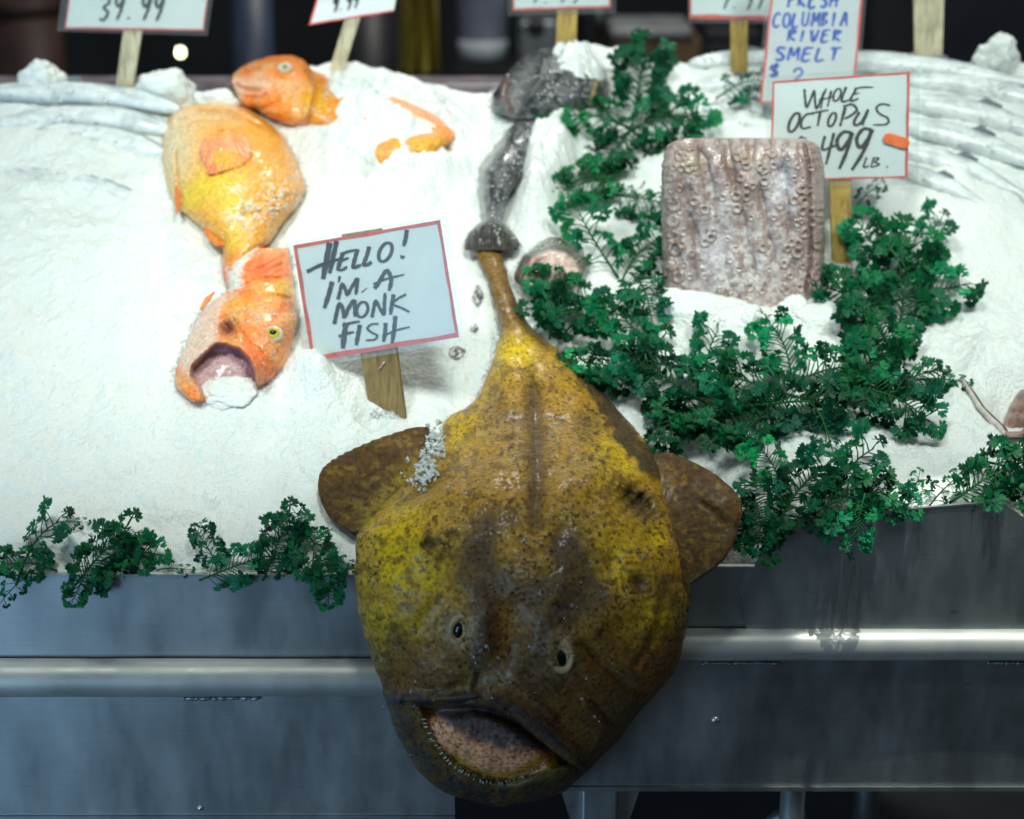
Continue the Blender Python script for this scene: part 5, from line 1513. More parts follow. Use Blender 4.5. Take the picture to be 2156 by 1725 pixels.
# heap of ice that hides the foot of the block
def heap(label, rows, yoff, h, seed):
    pl_ = oc_b + np.array([0, yoff, 0]); nn = np.array([0, -0.8, 0.6])
    bs = lambda A, B: (on_plane(A, B, pl_, nn), np.broadcast_to(nn, A.shape + (3,)))
    rr = [r[0] for r in rows]
    o_ = relief('ice_lump', rows, bs, [(rr[0], h * .3), (rr[0] + .35 * (rr[-1] - rr[0]), h), (rr[-1], h * .5)], M_SNOW, None, lambda X, Y: .007 * (fbm(X, Y, 40, 3, 950 + seed) - .5), None, n=110, power=2.2, root=.6, under=.8, jag=3, seed=seed)
    tag(o_, label, 'ice', 'ice heaped against the octopus block')
heap('wide ice heap against the lower left of the octopus block', [(606, 1385, 1440), (616, 1375, 1500), (630, 1372, 1560), (648, 1376, 1600), (668, 1385, 1640), (700, 1410, 1660), (735, 1450, 1650), (750, 1500, 1620)], -.022, .022, 92)
heap('ice heap against the lower right of the octopus block', [(628, 1708, 1745), (640, 1690, 1760), (652, 1668, 1775), (672, 1640, 1785), (700, 1620, 1780), (730, 1640, 1760), (745, 1670, 1730)], -.022, .022, 93)
heap('small ice heap in the middle at the foot of the octopus block', [(645, 1590, 1612), (652, 1575, 1630), (664, 1568, 1650), (690, 1560, 1665), (715, 1580, 1650)], -.036, .018, 94)

# ------------------------------------------------------------------ signs
def catmull(pts, k=6):
    p_ = [np.array(q, float) for q in pts]
    if len(p_) < 3:
        return [p_[0] + (p_[1] - p_[0]) * t_ for t_ in np.linspace(0, 1, 5)]
    p_ = [2 * p_[0] - p_[1]] + p_ + [2 * p_[-1] - p_[-2]]
    out = []
    for i in range(1, len(p_) - 2):
        for t_ in np.linspace(0, 1, k, endpoint=False):
            a_, b_, c_, d_ = p_[i - 1:i + 3]
            out.append(.5 * (2 * b_ + (c_ - a_) * t_ + (2 * a_ - 5 * b_ + 4 * c_ - d_) * t_ ** 2 + (-a_ + 3 * b_ - 3 * c_ + d_) * t_ ** 3))
    out.append(p_[-2])
    return out

class Sign:
    def __init__(s, label, foot, tilt=8.0, yaw=0.0, depth=None):
        s.foot = ice_pt(float(foot[0]), float(foot[1])) if depth is None else on_y(float(foot[0]), float(foot[1]), depth)
        tt, yy = math.radians(tilt), math.radians(yaw)
        s.n = np.array([math.sin(yy) * math.cos(tt), -math.cos(yy) * math.cos(tt), math.sin(tt)])
        s.root = thing('price_sign', label, 'sign', s.foot, 'hand lettered price signs stuck in the ice')
    def at(s, q, lift=0.0):
        return on_plane(float(q[0]), float(q[1]), s.foot + s.n * lift, s.n)
    def quad(s, name, corners, lift, th, mat, par=None, bend=0.0):
        m_ = MB()
        m_.prism([s.at(q, lift) for q in corners], -s.n * th)
        return m_.build(name, mat, par or s.root)
    def stick(s, corners, mat, yaw=None):
        m_ = MB()
        if yaw is None:
            cs = [s.at(q, -0.0015) for q in corners]
        else:
            yy = math.radians(yaw)
            n2 = np.array([math.sin(yy), -math.cos(yy), s.n[2]])
            cs = [on_plane(float(q[0]), float(q[1]), s.foot - s.n * 0.010, n2) for q in corners]          # TL, TR, BR, BL
        dn = cs[3] - cs[0]; dn /= np.linalg.norm(dn)
        cs[2] = cs[2] + dn * 0.05; cs[3] = cs[3] + dn * 0.05
        m_.prism(cs, -s.n * 0.007)
        o_ = m_.build('stick', mat, s.root)
        return bevel(o_, 0.0012)
    def strokes(s, name, strokes, mat, par=None, taper=True):
        m_ = MB()
        for st in strokes:
            pts, wd = st[0], st[1]
            pl_ = catmull(pts)
            n_ = len(pl_)
            vs_ = []
            for i, q in enumerate(pl_):
                t_ = pl_[min(i + 1, n_ - 1)] - pl_[max(i - 1, 0)]
                t_ = t_ / (np.linalg.norm(t_) + 1e-9)
                # chisel marker: thick on down strokes, thin on cross strokes
                wdt = wd * 1.18 * (0.72 + 0.28 * abs(t_[1])) * (1 + 0.10 * math.sin(i * 1.7)) / 2
                if taper and i >= n_ - 2:
                    wdt *= 0.75
                nn = np.array([-t_[1], t_[0]]) * wdt
                vs_ += [s.at(q + nn, 0.0007), s.at(q - nn, 0.0007)]
            fs_ = [(2 * i, 2 * i + 1, 2 * i + 3, 2 * i + 2) for i in range(n_ - 1)]
            m_.add(vs_, fs_)
        return m_.build(name, mat, par or s.root)
    def border(s, corners, wds, mat):
        st = []
        n_ = len(corners)
        m_ = MB()
        for i in range(len(wds)):
            if not wds[i]:
                continue
            a_, b_ = np.array(corners[i], float), np.array(corners[(i + 1) % n_], float)
            t_ = (b_ - a_) / np.linalg.norm(b_ - a_)
            nn = np.array([-t_[1], t_[0]]) * wds[i]
            k_ = 12
            vs_ = []
            for j in range(k_ + 1):
                q = a_ + (b_ - a_) * j / k_
                ww = 1 + .12 * math.sin(j * 1.3 + i)
                vs_ += [s.at(q, .0005 + .00005 * i), s.at(q + nn * ww, .0005 + .00005 * i)]
            m_.add(vs_, [(2 * j, 2 * j + 1, 2 * j + 3, 2 * j + 2) for j in range(k_)])
        return m_.build('border', mat, s.root)

def zs(Z, strokes, k):
    return [([Z(*q) for q in st], w_ * k) for st, w_ in strokes]
def oval(cx_, cy_, rx_, ry_, slant=0.0, start=-60, n_=12):
    out = []
    for i in range(n_ + 1):
        a_ = math.radians(start - 375 * i / n_)
        x_, y_ = rx_ * math.cos(a_), ry_ * math.sin(a_)
        out.append((cx_ + x_ - slant * y_, cy_ + y_))
    return out

# the monkfish sign
S = Sign('tilted white sign on a wooden stick reading HELLO! I\'M A MONK FISH', Z4(1590, 1370), 6, -26)
card = [Z4(985, 268), Z4(1950, 100), Z4(2076, 872), Z4(1108, 1030)]
S.quad('card', card, 0, .0012, M_PAPER)
S.border(card, [7, 6, 10, 8], M_RED)
S.quad('sleeve', [Z4(940, 250), Z4(2002, 68), Z4(2120, 900), Z4(1070, 1075)], .0022, .0004, M_SLEEVE)
HELLO = [([(1226, 250), (1206, 360), (1182, 490)], 34), ([(1272, 238), (1250, 340), (1226, 452)], 27), ([(1075, 442), (1180, 392), (1310, 352)], 24),
         ([(1312, 318), (1296, 370), (1276, 432)], 25), ([(1280, 430), (1310, 428), (1342, 408)], 20), ([(1296, 375), (1320, 362), (1352, 350)], 18), ([(1310, 322), (1350, 308), (1396, 298)], 20),
         ([(1410, 292), (1396, 340), (1380, 408), (1400, 410), (1432, 396)], 24), ([(1486, 275), (1472, 330), (1450, 392), (1475, 395), (1502, 376)], 24),
         (oval(1592, 312, 40, 62, .30, -80), 21), ([(1733, 165), (1726, 220), (1712, 272)], 24), ([(1706, 334), (1702, 356)], 26),
         ([(1242, 506), (1220, 590), (1190, 682)], 27), ([(1292, 470), (1284, 512)], 15), ([(1280, 624), (1294, 570), (1308, 522), (1330, 560), (1342, 592), (1372, 540), (1408, 486), (1404, 540), (1398, 592)], 21),
         ([(1436, 578), (1474, 546)], 7), ([(1520, 552), (1545, 520), (1590, 442), (1612, 440), (1630, 500), (1616, 566)], 24), ([(1512, 524), (1600, 488), (1716, 460)], 15),
         ([(1256, 786), (1272, 710), (1290, 652), (1314, 690), (1322, 742), (1350, 680), (1386, 630), (1392, 680), (1392, 738)], 23), (oval(1440, 690, 36, 50, .15, -80), 18),
         ([(1504, 742), (1516, 680), (1528, 632), (1555, 680), (1582, 722), (1586, 650), (1590, 580)], 20), ([(1646, 590), (1634, 660), (1626, 722)], 23), ([(1728, 590), (1680, 615), (1640, 652), (1700, 680), (1752, 706)], 15),
         ([(1334, 776), (1322, 860), (1312, 946)], 31), ([(1308, 796), (1360, 780), (1424, 768)], 19), ([(1284, 868), (1330, 850), (1386, 838)], 19), ([(1424, 790), (1412, 860), (1400, 926)], 25),
         ([(1548, 784), (1500, 788), (1474, 814), (1500, 840), (1538, 862), (1520, 888), (1462, 892)], 15), ([(1594, 778), (1590, 840), (1580, 902)], 23), ([(1658, 732), (1650, 820), (1636, 912)], 24), ([(1572, 866), (1660, 828), (1752, 804)], 14)]
S.strokes('lettering', zs(Z4, HELLO, .32), M_INK)
S.stick([Z4(1300, 196), Z4(1556, 156), Z4(1705, 1340), Z4(1490, 1390)], M_WOOD)
S.root.children[-1].name = 'stick'
# staples
m_ = MB(); m_.tube([S.at(Z4(1550, 1082), .001), S.at(Z4(1588, 1034), .001)], .0008, 6); m_.build('staple', M_RIM, S.root, True)



# the octopus sign
S = Sign('white sign behind the octopus block reading WHOLE OCTOPUS 4.99 LB', Z3(1195, 1395), 4, -2)
card = [Z3(832, 428), Z3(1556, 378), Z3(1544, 938), Z3(818, 955)]
S.quad('card', card, 0, .0012, M_PAPER)
S.border(card, [4.5, 6, 4.5, 4.5], M_RED)
S.quad('sleeve', [Z3(800, 405), Z3(1610, 345), Z3(1600, 972), Z3(790, 990)], .0022, .0004, M_SLEEVE)
OCT = [([(1000, 470), (1004, 520), (1012, 566), (1034, 520), (1052, 478), (1056, 530), (1064, 572), (1090, 520), (1116, 466)], 11), ([(1100, 488), (1086, 572)], 11), ([(1142, 478), (1122, 562)], 11), ([(1076, 528), (1160, 508)], 9), (oval(1172, 500, 18, 33, .3, -80), 10),
       ([(1220, 458), (1196, 532), (1240, 526)], 12), ([(1272, 470), (1242, 530), (1286, 520)], 12), ([(1252, 498), (1290, 490)], 10), ([(1262, 468), (1310, 460), (1364, 460)], 10),
       (oval(946, 645, 24, 50, .35, -80), 14), ([(1050, 598), (1010, 604), (984, 640), (990, 676), (1036, 668)], 12), ([(1084, 590), (1070, 664)], 13), ([(1036, 598), (1080, 588), (1128, 580)], 11), (oval(1146, 630, 18, 36, .3, -80), 12),
       ([(1216, 566), (1188, 664)], 15), ([(1204, 562), (1250, 550), (1276, 576), (1252, 604), (1212, 626)], 13), ([(1290, 590), (1262, 640), (1272, 660), (1304, 640), (1336, 576)], 14), ([(1336, 576), (1306, 660)], 13),
       ([(1452, 556), (1410, 548), (1380, 566), (1392, 596), (1440, 624), (1432, 654), (1362, 658)], 11), ([(968, 728), (1010, 726)], 10), ([(985, 715), (985, 745)], 9),
       ([(1108, 716), (1094, 786), (1130, 780), (1172, 762)], 13), ([(1156, 700), (1136, 780), (1114, 866)], 14),
       ([(1250, 700), (1206, 696), (1172, 740), (1190, 790), (1232, 742), (1252, 700), (1222, 800), (1184, 890)], 18), ([(1354, 684), (1310, 680), (1276, 730), (1292, 778), (1332, 736), (1358, 682), (1310, 800), (1250, 896)], 18),
       ([(1328, 828), (1312, 880), (1342, 872)], 9), ([(1366, 830), (1350, 882)], 9), ([(1362, 832), (1392, 834), (1372, 854), (1396, 866), (1352, 882)], 9), ([(1434, 876), (1438, 884)], 9)]
S.strokes('lettering', zs(Z3, OCT, .4), M_INK)
S.stick([Z3(1120, 700), Z3(1245, 700), Z3(1244, 1400), Z3(1146, 1400)], M_WOOD_Y)
ov = [Z3(*q) for q in ((1412, 730), (1425, 706), (1450, 700), (1545, 728), (1556, 752), (1545, 782), (1520, 784), (1420, 752))]
m_ = MB(); m_.prism([S.at(q, .004) for q in ov], -S.n * .0015); bevel(m_.build('sticker', M_ORANGE, S.root), .0006)

# stroke font for the blurred signs further back (unit box, y down)
FONT = {'A': [[(0, 1), (.45, 0), (.7, 1)], [(.12, .62), (.75, .55)]], 'B': [[(.1, 0), (.05, 1)], [(.1, .03), (.6, .12), (.15, .48), (.65, .7), (.05, 1)]], 'C': [[(.8, .12), (.4, 0), (.05, .5), (.3, 1), (.8, .85)]],
        'E': [[(.15, 0), (.05, 1), (.7, .95)], [(.15, .03), (.8, 0)], [(.1, .5), (.6, .46)]], 'F': [[(.15, 0), (.05, 1)], [(.15, .03), (.8, 0)], [(.1, .5), (.6, .46)]], 'H': [[(.1, 0), (0, 1)], [(.75, 0), (.65, 1)], [(.05, .55), (.7, .45)]],
        'I': [[(.35, 0), (.25, 1)]], 'L': [[(.15, 0), (.05, 1), (.7, .93)]], 'M': [[(0, 1), (.12, 0), (.4, .65), (.75, 0), (.8, 1)]], 'N': [[(.05, 1), (.12, 0), (.65, 1), (.75, 0)]], 'O': [oval(.4, .5, .36, .5, 0, -80)],
        'R': [[(.12, 0), (.05, 1)], [(.12, .03), (.7, .15), (.12, .52), (.75, 1)]], 'S': [[(.75, .1), (.35, 0), (.12, .25), (.65, .65), (.5, .98), (.05, .9)]], 'T': [[(.4, 0), (.32, 1)], [(0, .06), (.85, 0)]], 'U': [[(.1, 0), (.08, .8), (.35, 1), (.65, .8), (.72, 0)]],
        'V': [[(.02, 0), (.32, 1), (.75, 0)]], '9': [[(.7, .1), (.3, 0), (.1, .3), (.4, .5), (.7, .1), (.6, .6), (.35, 1.05)]], '3': [[(.1, .08), (.6, 0), (.65, .3), (.3, .48), (.7, .7), (.4, 1), (.05, .92)]], '7': [[(.05, .05), (.75, 0), (.35, 1)]], '2': [[(.1, .25), (.4, 0), (.7, .3), (.1, .95), (.8, .95)]],
        '$': [[(.75, .15), (.35, .08), (.12, .3), (.65, .65), (.5, .92), (.05, .85)], [(.5, -.1), (.3, 1.1)]], '.': [[(.2, .93), (.24, 1.0)]], ' ': []}
def write(text, x0, x1, y0, y1, wd, slant=.15, skew=0.0):
    """text between two picture columns and rows"""
    n_ = len(text)
    cw = (x1 - x0) / n_
    out = []
    for i, ch in enumerate(text):
        for st in FONT[ch]:
            jx, jy = random.uniform(-.04, .04), random.uniform(-.05, .05)
            pts = [(x0 + cw * (i + .92 * (p_[0] + jx) + slant * (1 - p_[1])), y0 + (y1 - y0) * (p_[1] + jy) + skew * (x0 + cw * i - x0)) for p_ in st]
            out.append((pts, wd * random.uniform(.85, 1.15)))
    return out

# smelt sign
S = Sign('tall white sign in blue ink reading FRESH COLUMBIA RIVER SMELT', (1640, 300), 4, -4)
card = [Z3(845, -260), Z3(1330, -260), Z3(1268, 370), Z3(755, 560)]
card = [Z3(848, -260), Z3(1330, -260), Z3(1258, 545), Z3(764, 545)]
S.quad('card', card, 0, .0012, plain('pinkish_card', (0.66, 0.68, 0.72), .6, 0, 20, .05))
S.border(card, [5, 5, 5, 5], plain('bright_red_marker', (.75, .08, .09), .6, 0, 80, .2))
S.quad('sleeve', [Z3(825, -280), Z3(1350, -280), Z3(1278, 562), Z3(744, 562)], .0022, .0004, M_SLEEVE)
wr = write('FRESH', *[Z3(910, 0)[0], Z3(1190, 0)[0]], Z3(0, -40)[1], Z3(0, 36)[1], 5.5) + write('COLUMBIA', Z3(832, 0)[0], Z3(1240, 0)[0], Z3(0, 68)[1], Z3(0, 142)[1], 5, skew=-.02) \
    + write('RIVER', Z3(910, 0)[0], Z3(1205, 0)[0], Z3(0, 158)[1], Z3(0, 218)[1], 5.5) + write('SMELT', Z3(842, 0)[0], Z3(1200, 0)[0], Z3(0, 250)[1], Z3(0, 318)[1], 5.5) + write('$', Z3(812, 0)[0], Z3(880, 0)[0], Z3(0, 340)[1], Z3(0, 405)[1], 6) + write('2', Z3(925, 0)[0], Z3(1010, 0)[0], Z3(0, 362)[1], Z3(0, 450)[1], 5)
S.strokes('lettering', wr, M_BLUE)
S.stick([Z3(990, 400), Z3(1080, 400), Z3(1060, 730), Z3(975, 730)], M_WOOD_Y)

# price sign top left
def price_sign(label, foot, card_, sleeve_, stick_, text, tx, ink, bw, mat_stick, tilt=2, depth=None):
    s_ = Sign(label, foot, tilt, 0, depth)
    s_.quad('card', card_, 0, .0012, M_PAPER)
    s_.border(card_, bw, M_RED)
    if sleeve_:
        s_.quad('sleeve', sleeve_, .0022, .0004, M_SLEEVE)
    if text:
        s_.strokes('lettering', write(text, *tx), ink)
    s_.stick(stick_, mat_stick)
    return s_
price_sign('white price sign at the upper left on a straight pale stick', Z1(805, 625), [Z1(505, -420), Z1(1420, -400), Z1(1340, 205), Z1(425, 190)], [Z1(460, -440), Z1(1460, -420), Z1(1365, 236), Z1(374, 206)],
           [Z1(850, -100), Z1(985, -100), Z1(858, 635), Z1(752, 630)], '39.99', (Z1(650, 0)[0], Z1(1090, 0)[0], Z1(0, -30)[1], Z1(0, 132)[1], 5.5, .25), M_GREYINK, [0, 3, 4, 3], M_WOOD_P, depth=.745)
price_sign('small tilted price sign on a leaning pale stick behind the orange fish', Z2(345, 400), [Z2(290, -330), Z2(790, -400), Z2(704, 76), Z2(146, 166)], None,
           [Z2(430, -30), Z2(535, -40), Z2(392, 405), Z2(298, 400)], '9.99', (Z2(300, 0)[0], Z2(480, 0)[0], Z2(0, -20)[1], Z2(0, 78)[1], 5, .25, -.2), M_GREYINK, [0, 0, 3, 3], M_WOOD_P, depth=.80)
price_sign('price sign with red edge at the top middle on a yellow stick', Z2(1838, 285), [Z2(1480, -400), Z2(2150, -420), Z2(2132, 52), Z2(1486, 72)], [Z2(1450, -420), Z2(2180, -440), Z2(2165, 90), Z2(1455, 105)],
           [Z2(1782, -60), Z2(1918, -60), Z2(1904, 290), Z2(1770, 290)], '7.99', (Z2(1600, 0)[0], Z2(1950, 0)[0], Z2(0, -80)[1], Z2(0, 18)[1], 4.5, .25), M_GREYINK, [0, 4, 5, 4], M_WOOD_Y, depth=.82)
price_sign('price sign with thick red foot edge partly behind the smelt sign', Z3(655, 240), [Z3(398, -330), Z3(960, -330), Z3(960, 112), Z3(396, 98)], [Z3(385, -340), Z3(975, -340), Z3(975, 128), Z3(388, 122)],
           [Z3(608, -40), Z3(705, -40), Z3(698, 245), Z3(612, 245)], '7.99', (Z3(560, 0)[0], Z3(800, 0)[0], Z3(0, -60)[1], Z3(0, 48)[1], 4.5, .25), M_GREYINK, [0, 0, 9, 4], M_WOOD_Y, depth=.80)
price_sign('price sign cut off above, only its wide pale stick in view at right', Z3(1650, 325), [Z3(1380, -420), Z3(1950, -420), Z3(1940, -60), Z3(1390, -50)], None,
           [Z3(1572, -200), Z3(1742, -200), Z3(1720, 322), Z3(1582, 330)], '', (Z3(1480, 0)[0], Z3(1800, 0)[0], Z3(0, -260)[1], Z3(0, -140)[1], 5, .25), M_GREYINK, [0, 3, 4, 3], M_WOOD_P, depth=.80)

# ------------------------------------------------------------------ clam at the right edge
t = thing('geoduck_clam', 'brown pink clam with a white shell edge sunk in the ice at the right', 'clam', on_slope(2110., 880., -.02))
cc = lambda X, Y: mixc(np.zeros(X.shape + (3,)) + (.34, .20, .16), (.18, .10, .08), sstep(.4, .65, fbm(X, Y, 16, 4, 990)))
relief('siphon', [(820, 2150, 2200), (835, 2138, 2210), (855, 2126, 2215), (880, 2116, 2215), (900, 2110, 2190), (914, 2112, 2170), (920, 2120, 2150)], lambda A, B: (ice_pt(A, B, .004), np.broadcast_to(ICE_N, A.shape + (3,))), [(820, .02), (880, .028), (920, .012)], skin('clam_skin', .35, .3, 120, .001, .3), t, None, cc, n=50, m=50, under=.6, jag=1.2, seed=99)
sh = [(2024, 796), (2040, 822), (2062, 858), (2086, 884), (2104, 900), (2118, 918)]
m_ = MB(); m_.tube([ice_pt(float(a_), float(b_), .005) for i, (a_, b_) in enumerate(sh)], [.002, .003, .0034, .004, .004, .002], 8); m_.build('shell_edge', plain('white_shell', (.62, .58, .54), .4, 0, 60, .3), t, True)
m_ = MB(); m_.tube([ice_pt(float(a_) + 6, float(b_) + 6, .002) for i, (a_, b_) in enumerate(sh)], [.002, .004, .005, .006, .006, .003], 8); m_.build('shell', plain('brown_shell', (.16, .10, .08), .5, 0, 60, .4), t, True)

# ------------------------------------------------------------------ parsley
def unit(v):
    return v / (np.linalg.norm(v) + 1e-12)
def rot(v, ax, an):
    ax = unit(ax)
    return v * math.cos(an) + np.cross(ax, v) * math.sin(an) + ax * np.dot(ax, v) * (1 - math.cos(an))

def make_leaflet(LV, LF_, LC, SV, p, d, n, size, depth, r, col):
    if depth == 0:
        sd = np.cross(n, d)
        w_ = size * r.uniform(.23, .36)
        cu = n * size * r.uniform(-.25, .35)
        i = len(LV)
        q = [p - sd * w_ * .30, p + sd * w_ * .30, p + d * size * .55 + sd * w_ * .9 + cu * .3, p + d * size * .98 + sd * w_ * .55 + cu, p + d * size * .80 + cu * .7,
             p + d * size * 1.02 - sd * w_ * .45 + cu, p + d * size * .55 - sd * w_ * .9 + cu * .3]
        LV += q
        LF_ += [(i, i + 1, i + 2, i + 4), (i, i + 4, i + 6), (i + 4, i + 2, i + 3), (i + 4, i + 5, i + 6)]
        LC += [col] * 7
        return
    L = size * r.uniform(.34, .48)
    q = p + d * L + n * size * r.uniform(-.06, .10)
    sd = np.cross(n, d)
    w0, w1 = size * .055, size * .05
    i = len(LV)
    LV += [p - sd * w0, p + sd * w0, q + sd * w1, q - sd * w1]
    LF_ += [(i, i + 1, i + 2, i + 3)]
    LC += [tuple(x * .8 for x in col)] * 4
    kids = [(-66, .40), (-30, .62), (0, .75), (30, .62), (66, .40)] if depth == 1 else [(-62, .55), (-8, .85), (52, .60)]
    for an, st in kids:
        a_ = math.radians(an + r.uniform(-13, 13))
        d2 = unit(rot(d, n, a_) + n * r.uniform(-.30, .35))
        n2 = unit(np.cross(d2, np.cross(n, d2)))
        make_leaflet(LV, LF_, LC, SV, p + (q - p) * min(1, st + .35), d2, n2, size * .60, depth - 1, r, col)

def make_sprig(seed, length, npin, bushy, tone):
    r = np.random.default_rng(seed)
    LV, LF_, LC = [], [], []
    sm = MB()
    # arched main stem along +Y, rising then drooping
    pts = []
    for k in range(9):
        u = k / 8
        pts.append(np.array([0.10 * length * math.sin(u * 2.5 + seed), length * u, length * (.03 + .20 * math.sin(u * 2.4))]))
    sm.tube(pts, [length * .020 * (1 - .65 * k / 8) for k in range(9)], 6, (0.02, 0.13, 0.04))
    for k in range(npin):
        u = .12 + .88 * (k + .5) / npin
        i = int(u * 8); f_ = u * 8 - i
        p = pts[min(i, 8)] * (1 - f_) + pts[min(i + 1, 8)] * f_
        side = -1 if k % 2 else 1
        d = unit(np.array([side * r.uniform(.5, 1.0) * (1.15 - .6 * u), r.uniform(.05, .85), r.uniform(-.15, .60) * bushy]))
        if k == npin - 1:
            d = unit(np.array([r.uniform(-.2, .2), 1, r.uniform(-.2, .2)]))
        ln = length * r.uniform(.06, .28) * (1.1 - .4 * u)
        bend = p + d * ln * .6 + np.array([0, 0, ln * .16])
        q = p + d * ln + np.array([0, 0, -ln * .05])
        sm.tube([p, bend, q], [length * .010, length * .008, length * .006], 5, (0.02, 0.13, 0.04))
        n = unit(np.array([r.uniform(-.6, .6), r.uniform(-.9, .1), r.uniform(.3, 1)]))
        n = unit(n - d * np.dot(n, d))
        t_ = r.uniform(.35, 1.65) * tone
        col = (0.004 * t_ * r.uniform(.4, 2.5), 0.165 * t_, 0.066 * t_ * r.uniform(.8, 1.2))
        d2 = unit(q - bend)
        n = unit(n - d2 * np.dot(n, d2))
        make_leaflet(LV, LF_, LC, None, q, d2, n, length * r.uniform(.18, .29), 2, r, col)
    return sm, (LV, LF_, LC)

PROTO = []
for k, (sd, ln, npn, bu, tn) in enumerate(((1, 1.0, 26, 1.0, .8), (2, 1.0, 46, 1.3, .7), (3, 1.0, 17, .8, 1.0), (4, 1.0, 36, 1.1, .95), (5, 1.0, 9, .6, .8), (6, 1.0, 26, .9, 1.6))):
    sm, (lv, lf, lc) = make_sprig(sd, ln, npn, bu, tn)
    ms = bpy.data.meshes.new('stem'); ms.from_pydata(sm.v, [], sm.f)
    a_ = ms.color_attributes.new('Col', 'FLOAT_COLOR', 'POINT'); a_.data.foreach_set('color', np.concatenate([np.array(sm.c), np.ones((len(sm.v), 1))], 1).ravel())
    ms.materials.append(M_LEAF); ms.polygons.foreach_set('use_smooth', [True] * len(ms.polygons))
    ml = bpy.data.meshes.new('leaves'); ml.from_pydata([tuple(v) for v in lv], [], lf)
    a_ = ml.color_attributes.new('Col', 'FLOAT_COLOR', 'POINT'); a_.data.foreach_set('color', np.concatenate([np.array(lc), np.ones((len(lv), 1))], 1).ravel())
    ml.materials.append(M_LEAF)
    PROTO.append((ms, ml))

def sprig(kind, px, py, size, angle, label, lift=.004, group='parsley sprigs garnishing the ice', p=None, tilt=0.0, up=None):
    """centre px,py; size = length in picture units; angle in the picture, 0 = pointing right, 90 = up"""
    c = p if p is not None else ice_pt(float(px), float(py) + .10 * size, lift)
    mpp = np.linalg.norm(c - CAM) / F
    L = size * mpp * 1.12
    nz = ICE_N if up is None else unit(np.asarray(up, float))
    nz = unit(nz + np.array([0, -.30, 0]))
    a_ = math.radians(angle)
    d = RT * math.cos(a_) + UP * math.sin(a_)
    d = unit(d - nz * np.dot(d, nz))
    if tilt:
        d = unit(d + nz * math.tan(math.radians(tilt))); 
    x_ = unit(np.cross(d, nz)); z_ = np.cross(x_, d)
    M_ = Matrix(((x_[0], d[0], z_[0], 0), (x_[1], d[1], z_[1], 0), (x_[2], d[2], z_[2], 0), (0, 0, 0, 1)))
    root_p = c - d * L * .5
    t_ = thing('parsley_sprig', label, 'parsley', root_p, group)
    t_.matrix_basis = Matrix.Translation(Vector(root_p)) @ M_ @ Matrix.Scale(L, 4)
    for nm, me in zip(('stem', 'leaves'), PROTO[kind]):
        o_ = bpy.data.objects.new(nm, me); COL.objects.link(o_); o_.parent = t_
    return t_

